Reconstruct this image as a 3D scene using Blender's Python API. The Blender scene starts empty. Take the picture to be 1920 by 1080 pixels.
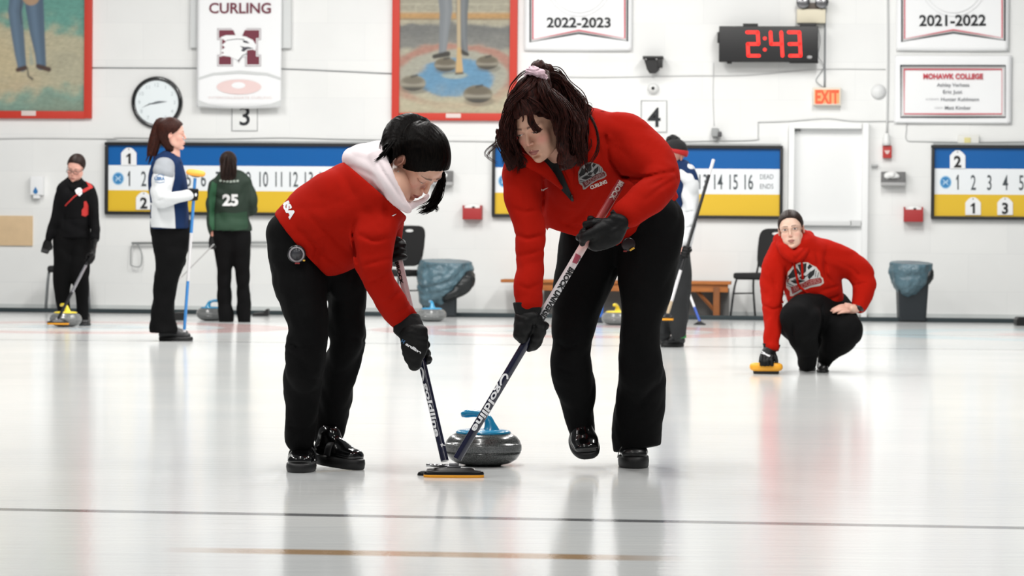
import bpy, bmesh, math, random
import numpy as np
from mathutils import Vector, Matrix
from mathutils.bvhtree import BVHTree
random.seed(7)
SC = bpy.context.scene
COL = SC.collection
PI = math.pi

# ------------------------------------------------------------------ camera
FPX = 6000.0
CAMZ = 0.89
CAM = np.array([0.0, 0.0, CAMZ])
_p, _r = math.radians(1.0027), 0.0083
_f = np.array([0, math.cos(_p), -math.sin(_p)])
_r0 = np.array([1.0, 0, 0]); _u0 = np.cross(_r0, _f)
CR = _r0*math.cos(_r) + _u0*math.sin(_r)
CU = _u0*math.cos(_r) - _r0*math.sin(_r)
CF = _f
camd = bpy.data.cameras.new('camera'); camo = bpy.data.objects.new('camera', camd); COL.objects.link(camo)
camd.sensor_width = 36; camd.lens = FPX/1920*36; camd.clip_start = .5; camd.clip_end = 200
camo.matrix_world = Matrix(((CR[0], CU[0], -CF[0], 0), (CR[1], CU[1], -CF[1], 0), (CR[2], CU[2], -CF[2], CAMZ), (0, 0, 0, 1)))
SC.camera = camo
camd.dof.use_dof = True; camd.dof.focus_distance = 11.9; camd.dof.aperture_fstop = 9.0

def ray(x, y):
    return CF + CR*((x-960)/FPX) - CU*((y-540)/FPX)
def W(x, y, D):
    d = ray(x, y); return CAM + d*(D/d[1])
def G(x, y, z=0.0):
    d = ray(x, y); return CAM + d*((z-CAMZ)/d[2])
def px(P):
    P = np.asarray(P, float)-CAM
    c = P@CF
    return 960+FPX*(P@CR)/c, 540-FPX*(P@CU)/c

# wall frame
WT = -0.1
WALL_A = np.array([0.0, 34.40, 0.0])
WU = np.array([1.0, WT, 0]); WU /= np.linalg.norm(WU)
WN = np.array([WU[1], -WU[0], 0])         # towards the room
if WN[1] > 0: WN = -WN
def wuz(x, y, off=0.0):
    o = WALL_A + WN*off
    d = ray(x, y); t = ((o-CAM)@WN)/(d@WN)
    P = CAM+d*t
    return (P-o)@WU, P[2]
def wp(u, z, off=0.0):
    return WALL_A + WU*u + WN*off + np.array([0, 0, z])

# ------------------------------------------------------------------ materials
def lin(c):
    if isinstance(c, str):
        c = [int(c[i:i+2], 16)/255 for i in (0, 2, 4)]
    return tuple(((v/12.92) if v <= .04045 else ((v+.055)/1.055)**2.4) for v in c)
MATS = {}
def mat(name, col, rough=.6, metal=0, spec=.5, bump=0, bscale=40, var=0, vscale=8, coat=0, emit=None, estr=0, vcol=False, sheen=0, trans=0, stretch=None, bdist=.01):
    if name in MATS: return MATS[name]
    m = bpy.data.materials.new(name); m.use_nodes = True
    nt = m.node_tree; N = nt.nodes; L = nt.links
    b = N['Principled BSDF']
    c = lin(col)
    b.inputs['Base Color'].default_value = (*c, 1)
    b.inputs['Roughness'].default_value = rough
    b.inputs['Metallic'].default_value = metal
    b.inputs['Specular IOR Level'].default_value = spec
    b.inputs['Coat Weight'].default_value = coat
    b.inputs['Sheen Weight'].default_value = sheen
    b.inputs['Transmission Weight'].default_value = trans
    if emit is not None:
        b.inputs['Emission Color'].default_value = (*lin(emit), 1); b.inputs['Emission Strength'].default_value = estr
    tc = N.new('ShaderNodeTexCoord'); mp = N.new('ShaderNodeMapping'); L.new(tc.outputs['Object'], mp.inputs['Vector'])
    if stretch: mp.inputs['Scale'].default_value = stretch
    src = None
    if vcol:
        a = N.new('ShaderNodeAttribute'); a.attribute_name = 'Col'; src = a.outputs['Color']
    if var:
        n = N.new('ShaderNodeTexNoise'); n.inputs['Scale'].default_value = vscale; n.inputs['Detail'].default_value = 5
        L.new(mp.outputs['Vector'], n.inputs['Vector'])
        mr = N.new('ShaderNodeMapRange'); mr.inputs[3].default_value = 1-var; mr.inputs[4].default_value = 1+var
        mr.inputs[1].default_value = .3; mr.inputs[2].default_value = .7
        L.new(n.outputs['Fac'], mr.inputs[0])
        mx = N.new('ShaderNodeVectorMath'); mx.operation = 'SCALE'
        if src: L.new(src, mx.inputs[0])
        else: mx.inputs[0].default_value = c
        L.new(mr.outputs[0], mx.inputs['Scale']); src = mx.outputs[0]
    if src: L.new(src, b.inputs['Base Color'])
    if bump:
        n = N.new('ShaderNodeTexNoise'); n.inputs['Scale'].default_value = bscale; n.inputs['Detail'].default_value = 4
        L.new(mp.outputs['Vector'], n.inputs['Vector'])
        bp = N.new('ShaderNodeBump'); bp.inputs['Strength'].default_value = bump; bp.inputs['Distance'].default_value = bdist
        L.new(n.outputs['Fac'], bp.inputs['Height']); L.new(bp.outputs['Normal'], b.inputs['Normal'])
    MATS[name] = m
    return m

# ------------------------------------------------------------------ objects
def tag(o, label=None, cat=None, group=None, kind=None):
    if label: o['label'] = label
    if cat: o['category'] = cat
    if group: o['group'] = group
    if kind: o['kind'] = kind
    return o
def empty(name, loc, label=None, cat=None, group=None):
    o = bpy.data.objects.new(name, None); COL.objects.link(o); o.location = Vector(loc); o.empty_display_size = .1
    return tag(o, label, cat, group)
def link(name, me, mt, parent=None):
    o = bpy.data.objects.new(name, me); COL.objects.link(o)
    if mt is not None:
        for m in (mt if isinstance(mt, (list, tuple)) else [mt]): me.materials.append(m)
    if parent is not None:
        o.parent = parent
        o.matrix_parent_inverse = Matrix.Translation(world_loc(parent)).inverted()
    return o
def world_loc(o):
    # meshes are built in world coordinates; only Empties carry a translation
    return Vector(o.location) if o.type == 'EMPTY' else Vector((0, 0, 0))
def meshobj(name, V, F, mt, parent=None, smooth=True, cols=None):
    me = bpy.data.meshes.new(name)
    V = np.asarray(V, dtype=np.float32)
    if isinstance(F, np.ndarray) and F.ndim == 2:
        n, k = F.shape
        me.vertices.add(len(V)); me.vertices.foreach_set('co', V.ravel())
        me.loops.add(n*k); me.loops.foreach_set('vertex_index', F.astype(np.int32).ravel())
        me.polygons.add(n); me.polygons.foreach_set('loop_start', np.arange(0, n*k, k, dtype=np.int32))
        me.polygons.foreach_set('loop_total', np.full(n, k, dtype=np.int32))
        me.update(calc_edges=True)
    else:
        me.from_pydata([tuple(map(float, v)) for v in V], [], [tuple(map(int, f)) for f in F]); me.update()
    me.validate()
    if cols is not None:
        a = me.color_attributes.new('Col', 'FLOAT_COLOR', 'POINT')
        cc = np.ones((len(V), 4), np.float32); cc[:, :3] = cols
        a.data.foreach_set('color', cc.ravel())
    if smooth: me.polygons.foreach_set('use_smooth', np.ones(len(me.polygons), bool))
    o = link(name, me, mt, parent)
    return o
class MB:
    """collects pieces of ONE mesh"""
    def __init__(s): s.V = []; s.F = []
    def add(s, V, F):
        n = len(s.V); s.V += [tuple(map(float, v)) for v in V]; s.F += [tuple(int(i)+n for i in f) for f in F]; return s
    def box(s, c, d, ax=None, bev=0):
        """box of full size d at c; ax = 3 unit axes"""
        if ax is None: ax = np.eye(3)
        ax = np.asarray(ax, float); c = np.asarray(c, float)
        bm = bmesh.new(); bmesh.ops.create_cube(bm, size=1)
        for v in bm.verts: v.co = Vector((v.co.x*d[0], v.co.y*d[1], v.co.z*d[2]))
        if bev: bmesh.ops.bevel(bm, geom=bm.edges[:], offset=bev, segments=3, profile=.6, affect='EDGES')
        V = [c+ax[0]*v.co.x+ax[1]*v.co.y+ax[2]*v.co.z for v in bm.verts]
        bm.verts.index_update(); F = [[v.index for v in f.verts] for f in bm.faces]; bm.free()
        return s.add(V, F)
    def tube(s, P, R, n=10, cap=True, sub=0, flat=1.0, fd=None):
        P = [np.asarray(p, float) for p in P]
        if not hasattr(R, '__len__'): R = [R]*len(P)
        if sub: P, R = spline(P, R, sub)
        V = []; F = []
        prev = None
        for i, p in enumerate(P):
            t = P[min(i+1, len(P)-1)]-P[max(i-1, 0)]; t = t/(np.linalg.norm(t)+1e-12)
            a = prev if prev is not None else (np.array(fd, float) if fd is not None else (np.array([0, 1., 0]) if abs(t[1]) < .9 else np.array([1., 0, 0])))
            a = a-t*(a@t); a /= np.linalg.norm(a)+1e-12; prev = a
            b = np.cross(t, a)
            for k in range(n):
                th = 2*PI*k/n; V.append(p+(a*math.cos(th)*flat+b*math.sin(th))*R[i])
        for i in range(len(P)-1):
            for k in range(n):
                F.append([i*n+k, i*n+(k+1) % n, (i+1)*n+(k+1) % n, (i+1)*n+k])
        if cap: F.append(list(range(n))[::-1]); F.append([(len(P)-1)*n+k for k in range(n)])
        return s.add(V, F)
    def lathe(s, prof, n=32, c=(0, 0, 0), ax=None, sq=None):
        """prof [(r,h)], axis = third of ax"""
        if ax is None: ax = np.eye(3)
        ax = np.asarray(ax, float); c = np.asarray(c, float); V = []; F = []
        for r, h in prof:
            for k in range(n):
                th = 2*PI*k/n; cx, sy = math.cos(th), math.sin(th)
                if sq: cx = math.copysign(abs(cx)**sq, cx); sy = math.copysign(abs(sy)**sq, sy)
                V.append(c+ax[0]*r*cx+ax[1]*r*sy+ax[2]*h)
        for i in range(len(prof)-1):
            for k in range(n): F.append([i*n+k, i*n+(k+1) % n, (i+1)*n+(k+1) % n, (i+1)*n+k])
        F.append(list(range(n))[::-1]); F.append([(len(prof)-1)*n+k for k in range(n)])
        return s.add(V, F)
    def build(s, name, mt, parent=None, smooth=False):
        o = meshobj(name, np.array(s.V), s.F, mt, parent, smooth=True)
        if not smooth:
            bm = bmesh.new(); bm.from_mesh(o.data); bmesh.ops.recalc_face_normals(bm, faces=bm.faces)
            for e in bm.edges:
                if len(e.link_faces) == 2 and e.calc_face_angle(0) > .6: e.smooth = False
            bm.to_mesh(o.data); bm.free()
        return o
def spline(P, R, sub):
    P = np.array(P, float); R = np.array(R, float)
    n = len(P); o = []; r = []
    Pe = np.vstack([2*P[0]-P[1], P, 2*P[-1]-P[-2]])
    Re = np.concatenate([[R[0]], R, [R[-1]]]) if R.ndim == 1 else np.vstack([R[:1], R, R[-1:]])
    for i in range(n-1):
        a, b, c, d = Pe[i:i+4]; ra, rb, rc, rd = Re[i:i+4]
        for j in range(sub):
            t = j/sub; t2 = t*t; t3 = t2*t
            w = (-.5*t3+t2-.5*t, 1.5*t3-2.5*t2+1, -1.5*t3+2*t2+.5*t, .5*t3-.5*t2)
            o.append(a*w[0]+b*w[1]+c*w[2]+d*w[3]); r.append(ra*w[0]+rb*w[1]+rc*w[2]+rd*w[3])
    o.append(P[-1]); r.append(R[-1])
    return o, r

# ------------------------------------------------------------------ implicit surfaces
def nrm(v): v = np.asarray(v, float); return v/(np.linalg.norm(v)+1e-12)
class Field:
    def __init__(s, lo, hi, h):
        s.h = h; s.lo = np.array(lo, float)-3*h; n = np.ceil((np.array(hi, float)+3*h-s.lo)/h).astype(int)+1
        s.n = n; s.v = np.full(n, .3, np.float32)
        s.ax = [s.lo[i]+h*np.arange(n[i]) for i in range(3)]
    def sub(s, lo, hi):
        i0 = np.clip(np.floor((np.array(lo)-s.lo)/s.h).astype(int), 0, s.n-1); i1 = np.clip(np.ceil((np.array(hi)-s.lo)/s.h).astype(int)+1, 1, s.n)
        if (i1 <= i0).any(): return None
        sl = tuple(slice(a, b) for a, b in zip(i0, i1))
        X = np.meshgrid(*[s.ax[i][sl[i]] for i in range(3)], indexing='ij', sparse=True)
        return sl, X
    def join(s, sl, d, k, op='u'):
        a = s.v[sl]
        if op == 'u':
            if k > 0: h = np.maximum(k-np.abs(a-d), 0)/k; s.v[sl] = np.minimum(a, d)-h*h*k*.25
            else: s.v[sl] = np.minimum(a, d)
        else:
            d = -d
            if k > 0: h = np.maximum(k-np.abs(a-d), 0)/k; s.v[sl] = np.maximum(a, d)+h*h*k*.25
            else: s.v[sl] = np.maximum(a, d)
    def ell(s, c, r, k=.01, op='u', ax=None):
        c = np.asarray(c, float); r = np.asarray(r, float)*np.ones(3); m = r.max()+k+3*s.h
        q = s.sub(c-m, c+m)
        if q is None: return s
        sl, X = q; D = [X[i]-c[i] for i in range(3)]
        if ax is not None: D = [D[0]*a[0]+D[1]*a[1]+D[2]*a[2] for a in np.asarray(ax, float)]
        k0 = np.sqrt((D[0]/r[0])**2+(D[1]/r[1])**2+(D[2]/r[2])**2)
        k1 = np.sqrt((D[0]/r[0]**2)**2+(D[1]/r[1]**2)**2+(D[2]/r[2]**2)**2)+1e-9
        s.join(sl, np.minimum(k0*(k0-1)/k1, .3), k, op); return s
    def chain(s, P, A, B=None, k=.01, sub=6, wd=None, op='u'):
        """elliptic chain: half widths A in the picture plane (or along wd), B in depth"""
        if not hasattr(A, '__len__'): A = [A]*len(P)
        B = A if B is None else (B if hasattr(B, '__len__') else [B]*len(P))
        if len(P) > 2 or sub > 1: Q, R = spline(P, np.stack([A, B], 1), max(1, sub))
        else: Q, R = P, list(zip(A, B))
        acc = None
        for i in range(len(Q)-1):
            c0, c1 = np.asarray(Q[i], float), np.asarray(Q[i+1], float); (a0, b0), (a1, b1) = R[i], R[i+1]
            a0, b0, a1, b1 = max(a0, 1e-4), max(b0, 1e-4), max(a1, 1e-4), max(b1, 1e-4)
            e = c1-c0; L = np.linalg.norm(e)
            if L < 1e-6: continue
            t = nrm(Q[min(i+2, len(Q)-1)]-Q[max(i-1, 0)]) if len(Q) > 2 else e/L
            te = e/L
            w = np.cross(te, [0, 1., 0]) if wd is None else np.asarray(wd, float)-te*(te@np.asarray(wd, float))
            if np.linalg.norm(w) < .15: w = np.cross(te, [1., 0, 0])
            w = nrm(w); d = np.cross(te, w)
            m = max(a0, a1, b0, b1)+k+3*s.h
            q = s.sub(np.minimum(c0, c1)-m, np.maximum(c0, c1)+m)
            if q is None: continue
            sl, X = q; D = [X[j]-c0[j] for j in range(3)]
            z = D[0]*te[0]+D[1]*te[1]+D[2]*te[2]
            u = D[0]*w[0]+D[1]*w[1]+D[2]*w[2]; v = D[0]*d[0]+D[1]*d[1]+D[2]*d[2]
            tt = np.clip(z/L, 0, 1); z = z-tt*L
            a = a0+(a1-a0)*tt; b = b0+(b1-b0)*tt; c = np.minimum(a, b)
            k0 = np.sqrt((u/a)**2+(v/b)**2+(z/c)**2); k1 = np.sqrt((u/a**2)**2+(v/b**2)**2+(z/c**2)**2)+1e-9
            dd = np.minimum(k0*(k0-1)/k1, .3)
            if op == 'u':
                # inner joints: hard union between own segments, smooth to the rest
                if acc is None: acc = np.full(s.n, .3, np.float32)
                acc[sl] = np.minimum(acc[sl], dd)
            else: s.join(sl, dd, k, op)
        if acc is not None:
            full = tuple(slice(0, n) for n in s.n); s.join(full, acc, k)
        return s
    def plane(s, p, n, lo=None, hi=None):
        """cut away the side the normal points to (inside the box lo..hi)"""
        n = nrm(n); lo = s.lo if lo is None else lo; hi = s.lo+s.h*s.n if hi is None else hi
        q = s.sub(lo, hi)
        if q is None: return s
        sl, X = q; d = (X[0]-p[0])*n[0]+(X[1]-p[1])*n[1]+(X[2]-p[2])*n[2]
        s.v[sl] = np.maximum(s.v[sl], d); return s
    def near(s, w=4):
        I = np.nonzero(np.abs(s.v) < w*s.h); return I, np.stack([s.ax[j][I[j]] for j in range(3)], 1)
    def wrinkle(s, amp, freq=22., seed=0, stretch=(1, 1, 1), sharp=True, mask=None):
        I, P = s.near(); rng = np.random.default_rng(seed)
        Q = P*np.array(stretch)
        for _ in range(2):
            kv = rng.normal(0, freq*.45, (3, 3)); ph = rng.uniform(0, 6, 3)
            Q = Q+np.sin(Q@kv.T+ph)*.35/freq*2
        f = 0
        for i in range(6):
            kv = nrm(rng.normal(0, 1, 3))*freq*rng.uniform(.6, 1.7); g = np.sin(Q@kv+rng.uniform(0, 6))
            f = f+(1-2*np.abs(g) if sharp else g)*rng.uniform(.5, 1)
        f = f/3.2*amp
        if mask is not None: f = f*mask(P)
        s.v[I] += f.astype(np.float32); return s
    def crease(s, pts, w, depth, ymax=None, ymin=None):
        """dent (+) or ridge (-) along a polyline of PIXELS, on the side nearer than ymax"""
        I, P = s.near(5); X, Y = px(P); best = np.full(len(P), 1e9); tpos = np.zeros(len(P))
        n = len(pts)-1
        for i in range(n):
            a = np.array(pts[i][:2], float); b = np.array(pts[i+1][:2], float); e = b-a; L2 = e@e
            t = np.clip(((X-a[0])*e[0]+(Y-a[1])*e[1])/L2, 0, 1)
            d = np.hypot(X-a[0]-e[0]*t, Y-a[1]-e[1]*t); m = d < best; best[m] = d[m]; tpos[m] = (i+t[m])/n
        f = np.exp(-(best/w)**2)*np.sin(np.clip(tpos, .06, .94)*PI)**.5*depth
        if ymax is not None: f = f*(P[:, 1] < ymax)
        if ymin is not None: f = f*(P[:, 1] > ymin)
        s.v[I] += f.astype(np.float32); return s
    def mesh(s, smooth=2):
        v = s.v; n = s.n; ins = v < 0
        c = np.zeros(n-1, np.int8)
        for dx in (0, 1):
            for dy in (0, 1):
                for dz in (0, 1): c += ins[dx:n[0]-1+dx, dy:n[1]-1+dy, dz:n[2]-1+dz]
        act = (c > 0) & (c < 8); idx = np.full(n-1, -1, np.int64); I = np.nonzero(act); idx[I] = np.arange(len(I[0]))
        acc = np.zeros((len(I[0]), 3)); cnt = np.zeros(len(I[0]))
        base = np.stack(I, 1)
        cor = [(0, 0, 0), (1, 0, 0), (0, 1, 0), (1, 1, 0), (0, 0, 1), (1, 0, 1), (0, 1, 1), (1, 1, 1)]
        val = [v[I[0]+a, I[1]+b, I[2]+g] for a, b, g in cor]
        for i in range(8):
            for j in range(i+1, 8):
                df = np.array(cor[j])-np.array(cor[i])
                if abs(df).sum() != 1: continue
                a, b = val[i], val[j]; m = (a < 0) != (b < 0)
                t = a[m]/(a[m]-b[m]); acc[m] += np.array(cor[i])+t[:, None]*df; cnt[m] += 1
        V = s.lo+(base+acc/cnt[:, None])*s.h
        F = []
        for ax in range(3):
            o1, o2 = [(1, 2), (2, 0), (0, 1)][ax]
            sa = [slice(1, n[j]-1) for j in range(3)]; sb = list(sa); sa[ax] = slice(0, n[ax]-1); sb[ax] = slice(1, n[ax])
            A = ins[tuple(sa)]; B = ins[tuple(sb)]; m = np.nonzero(A != B)
            g = [m[0]+(0 if ax == 0 else 1), m[1]+(0 if ax == 1 else 1), m[2]+(0 if ax == 2 else 1)]
            def at(d1, d2):
                q = [x.copy() for x in g]; q[o1] -= d1; q[o2] -= d2; return idx[q[0], q[1], q[2]]
            q = np.stack([at(0, 0), at(1, 0), at(1, 1), at(0, 1)], 1)
            fl = A[m]; q[~fl] = q[~fl][:, ::-1]; F.append(q)
        F = np.concatenate(F)
        for _ in range(smooth):
            S = np.zeros_like(V); C = np.zeros(len(V))
            for a, b in ((0, 1), (1, 2), (2, 3), (3, 0)):
                np.add.at(S, F[:, a], V[F[:, b]]); np.add.at(C, F[:, a], 1)
                np.add.at(S, F[:, b], V[F[:, a]]); np.add.at(C, F[:, b], 1)
            V = V*.4+S/C[:, None]*.6
        return V, F

# ------------------------------------------------------------------ flat art
_fc = {}
def text2d(txt, bold=0.0):
    """verts (n,2), faces; height of a capital = 1, centred"""
    key = (txt, bold)
    if key in _fc: return _fc[key]
    cu = bpy.data.curves.new('lettering', 'FONT'); cu.body = txt; cu.offset = bold; cu.resolution_u = 4; cu.align_x = 'CENTER'
    o = bpy.data.objects.new('lettering', cu); COL.objects.link(o)
    dg = bpy.context.evaluated_depsgraph_get(); me = o.evaluated_get(dg).to_mesh()
    V = np.array([v.co[:2] for v in me.vertices]); F = [list(p.vertices) for p in me.polygons]
    o.to_mesh_clear(); bpy.data.objects.remove(o); bpy.data.curves.remove(cu)
    V = V/.70
    V[:, 0] -= (V[:, 0].min()+V[:, 0].max())/2; V[:, 1] -= .5
    _fc[key] = (V, F); return V, F
def textpx(txt, cx, cy, h, w=None, rot=0, bold=0.0, shear=0, xs=1.0):
    """lettering in pixel space; h = cap height px, w = total width px"""
    V, F = text2d(txt, bold); V = V.copy(); wd = V[:, 0].max()-V[:, 0].min()
    s = (w/wd) if w else h*xs
    X = V[:, 0]*s+V[:, 1]*h*shear; Y = -V[:, 1]*h
    c, sn = math.cos(math.radians(rot)), math.sin(math.radians(rot))
    return np.stack([cx+X*c-Y*sn, cy+X*sn+Y*c], 1), [f[::-1] for f in F]
def poly(pts):
    return np.array(pts, float), [list(range(len(pts)))[::-1]]
def ellipse(cx, cy, rx, ry, n=32, rot=0):
    c, s = math.cos(math.radians(rot)), math.sin(math.radians(rot))
    return poly([(cx+rx*math.cos(2*PI*i/n)*c-ry*math.sin(2*PI*i/n)*s, cy+rx*math.cos(2*PI*i/n)*s+ry*math.sin(2*PI*i/n)*c) for i in range(n)])
def line2d(pts, w):
    """polyline as a strip in pixel space"""
    P = np.array(pts, float); V = []; F = []
    for i in range(len(P)):
        t = P[min(i+1, len(P)-1)]-P[max(i-1, 0)]; t /= np.hypot(*t)+1e-9; n = np.array([-t[1], t[0]])*w/2
        V += [P[i]+n, P[i]-n]
    for i in range(len(P)-1): F.append([2*i, 2*i+1, 2*i+3, 2*i+2])
    return np.array(V), F
def merge(*ps):
    V = []; F = []
    for v, f in ps:
        n = len(V); V += list(v); F += [[i+n for i in q] for q in f]
    return np.array(V), F
def wallart(name, art, off, mt, parent=None):
    """flat print lying on a wall thing, off metres from the wall"""
    V, F = art; o = WALL_A+WN*off
    D = np.array([ray(x, y) for x, y in V]); t = ((o-CAM)@WN)/(D@WN); P = CAM+D*t[:, None]
    return meshobj(name, P, F, mt, parent, smooth=False)
def decal(name, art, targets, mt, parent=None, off=.002, sub=0, tess=True):
    """a print wrapped onto the surface of the target mesh"""
    V, F = art
    bm = bmesh.new(); vs = [bm.verts.new((v[0], v[1], 0)) for v in V]
    for f in F:
        try: bm.faces.new([vs[i] for i in f])
        except ValueError: pass
    bmesh.ops.triangulate(bm, faces=bm.faces[:])
    if sub:
        for _ in range(8):
            long = [e for e in bm.edges if e.calc_length() > sub]
            if not long: break
            bmesh.ops.subdivide_edges(bm, edges=long, cuts=1); bmesh.ops.triangulate(bm, faces=[f for f in bm.faces if len(f.verts) > 3])
    P2 = [v.co.copy() for v in bm.verts]; bm.verts.index_update(); FF = [[v.index for v in f.verts] for f in bm.faces]; bm.free()
    if not isinstance(targets, (list, tuple)): targets = [targets]
    out = []; bad = set()
    last = None
    for i, p in enumerate(P2):
        d = ray(p.x, p.y); dn = Vector(d).normalized(); best = None
        for t in targets:
            h = BVH(t).ray_cast(Vector(CAM), dn)
            if h[0] is not None and (best is None or h[3] < best[3]): best = h
        if best is None:
            bad.add(i); out.append((0, 0, 0)); continue
        n = best[1]
        if n.dot(dn) > 0: n = -n
        out.append(tuple(best[0]+n*off-dn*off*.5))
    FF = [f for f in FF if not any(i in bad for i in f)]
    if not FF: print('EMPTY DECAL', name); return None
    use = sorted({i for f in FF for i in f}); mp = {j: k for k, j in enumerate(use)}
    # drop faces that jump between surfaces
    A = np.array(out); good = []
    for f in FF:
        if max(A[f][:, 1])-min(A[f][:, 1]) < .12: good.append([mp[i] for i in f])
    return meshobj(name, A[use], good, mt, parent, smooth=True)
_bv = {}
def BVH(o):
    if o.name not in _bv:
        M = Matrix.Identity(4)
        me = o.data; _bv[o.name] = BVHTree.FromPolygons([v.co.copy() for v in me.vertices], [tuple(p.vertices) for p in me.polygons])
    return _bv[o.name]
# ------------------------------------------------------------------ light, added world fill for room bounce, exposure
SC.view_settings.view_transform = 'Standard'; SC.view_settings.look = 'None'
SC.view_settings.exposure = -1.23; SC.view_settings.gamma = 1.0; SC.view_settings.use_curve_mapping = False
w = bpy.data.worlds.new('world'); SC.world = w; w.use_nodes = True
bg = w.node_tree.nodes['Background']; bg.inputs[0].default_value = (.97, .985, 1, 1); bg.inputs[1].default_value = .24
def area(loc, tgt, sx, sy, power, col=(1, 1, 1)):
    l = bpy.data.lights.new('tube_and_wash_light', 'AREA'); l.shape = 'RECTANGLE'; l.size = sx; l.size_y = sy; l.energy = power; l.color = col
    o = bpy.data.objects.new('tube_and_wash_light', l); COL.objects.link(o); o.location = loc
    d = Vector(tgt)-Vector(loc); o.rotation_euler = d.to_track_quat('-Z', 'Y').to_euler(); return o
for yy, pw in ((5, 110), (10.5, 250), (16.5, 400), (23, 380), (29.0, 350)):
    for xx in (-4.9, -.8, 3.3):
        area((xx, yy, 5.6), (xx, yy, 0), .35, 3.2, pw*1.55, (1.0, .985, .955))
area((0, 27.5, 5.9), (0, 34.4, 1.6), 13, .5, 420, (1.0, .985, .96))  # added wash light that brightens the back wall, not a ceiling tube

# ------------------------------------------------------------------ floor (ice) with painted lines
def ice_material():
    m = bpy.data.materials.new('ice'); m.use_nodes = True; nt = m.node_tree; N = nt.nodes; L = nt.links; b = N['Principled BSDF']
    tc = N.new('ShaderNodeTexCoord'); sep = N.new('ShaderNodeSeparateXYZ'); L.new(tc.outputs['Object'], sep.inputs[0])
    def M(op, a, b_=None, c=None, cl=False):
        n = N.new('ShaderNodeMath'); n.operation = op; n.use_clamp = cl
        for i, v in enumerate((a, b_, c)):
            if v is None: continue
            if isinstance(v, (int, float)): n.inputs[i].default_value = v
            else: L.new(v, n.inputs[i])
        return n.outputs[0]
    X, Y = sep.outputs[0], sep.outputs[1]
    def soft(d, w, e):   # 1 inside |d|<w
        return M('SUBTRACT', 1.0, M('DIVIDE', M('SUBTRACT', M('ABSOLUTE', d), w), e, cl=True), cl=True)
    col = None
    def over(base, c, f):
        n = N.new('ShaderNodeMix'); n.data_type = 'RGBA'
        if isinstance(base, tuple): n.inputs[6].default_value = (*base, 1)
        else: L.new(base, n.inputs[6])
        n.inputs[7].default_value = (*c, 1); L.new(f, n.inputs[0]); return n.outputs[2]
    # gentle cloudiness of the ice itself and long scrape streaks
    no = N.new('ShaderNodeTexNoise'); no.inputs['Scale'].default_value = .8; no.inputs['Detail'].default_value = 6; L.new(tc.outputs['Object'], no.inputs['Vector'])
    mp = N.new('ShaderNodeMapping'); mp.inputs['Scale'].default_value = (1.6, 9, 1); mp.inputs['Rotation'].default_value = (0, 0, -.5); L.new(tc.outputs['Object'], mp.inputs['Vector'])
    ns = N.new('ShaderNodeTexNoise'); ns.inputs['Scale'].default_value = 1.2; ns.inputs['Detail'].default_value = 8; L.new(mp.outputs[0], ns.inputs['Vector'])
    base = over(lin((.845, .85, .845)), lin((.785, .80, .805)), M('MULTIPLY_ADD', no.outputs[0], 1.6, -.5, cl=True))
    base = over(base, lin((.72, .74, .75)), M('MULTIPLY', M('MULTIPLY_ADD', ns.outputs[0], 5, -2.9, cl=True), .30))
    # houses (rings) at the far end
    tee = G(1080, 621)[1]
    cen = [(G(1080, 621)[0]+4.42*k, (('c0392f', '9fc6d8') if k < 1 else ('9fd0dd', 'd88a86'))) for k in (-1, 0, 1)]
    for cx, (co, ci) in cen:
        dx = M('SUBTRACT', X, float(cx)); dy = M('SUBTRACT', Y, float(tee))
        r = M('SQRT', M('ADD', M('MULTIPLY', dx, dx), M('MULTIPLY', dy, dy)))
        base = over(base, lin(co), M('MULTIPLY', soft(M('SUBTRACT', r, 1.55), .28, .06), .36))
        base = over(base, lin(ci), M('MULTIPLY', soft(M('SUBTRACT', r, .46), .15, .05), .35))
    # lines: (pixel a, pixel b, half width, colour, strength, limit to x range)
    def pl(a, b_, hw, c, st, lim=False, e=.008):
        nonlocal base
        A, B = G(*a), G(*b_); sl = (B[1]-A[1])/(B[0]-A[0])
        d = M('SUBTRACT', Y, M('MULTIPLY_ADD', X, float(sl), float(A[1]-sl*A[0])))
        f = M('MULTIPLY', soft(d, hw, e), st)
        if lim: f = M('MULTIPLY', f, soft(M('SUBTRACT', X, float((A[0]+B[0])/2)), float((B[0]-A[0])/2)-.15, .3))
        base = over(base, lin(c), f)
    pl((0, 955), (1920, 990), .034, (.16, .17, .19), .80, e=.022)
    pl((400, 1032), (1190, 1046), .050, (.62, .47, .27), .85, True, e=.04)
    pl((0, 637), (1920, 656), .05, (.45, .46, .47), .55, e=.05)
    pl((0, 613), (1920, 630), .07, (.50, .50, .51), .45, e=.06)
    L.new(base, b.inputs['Base Color'])
    b.inputs['Roughness'].default_value = .13; b.inputs['IOR'].default_value = 1.31; b.inputs['Specular IOR Level'].default_value = .46
    # pebble
    nb = N.new('ShaderNodeTexNoise'); nb.inputs['Scale'].default_value = 55; nb.inputs['Detail'].default_value = 2; L.new(tc.outputs['Object'], nb.inputs['Vector'])
    bp = N.new('ShaderNodeBump'); bp.inputs['Strength'].default_value = .09; bp.inputs['Distance'].default_value = .004; L.new(nb.outputs[0], bp.inputs['Height'])
    nl = N.new('ShaderNodeTexNoise'); nl.inputs['Scale'].default_value = 1.7; nl.inputs['Detail'].default_value = 3; L.new(mp.outputs[0], nl.inputs['Vector'])
    b2 = N.new('ShaderNodeBump'); b2.inputs['Strength'].default_value = .2; b2.inputs['Distance'].default_value = .004; L.new(nl.outputs[0], b2.inputs['Height']); L.new(bp.outputs[0], b2.inputs['Normal'])
    L.new(b2.outputs[0], b.inputs['Normal'])
    return m
fl = meshobj('floor', [(-14, -2, 0), (14, -2, 0), (14, 33.2-1.4+.86, 0), (-14, 33.2+1.4+.86, 0)], [[0, 1, 2, 3]], ice_material(), smooth=False)
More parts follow.
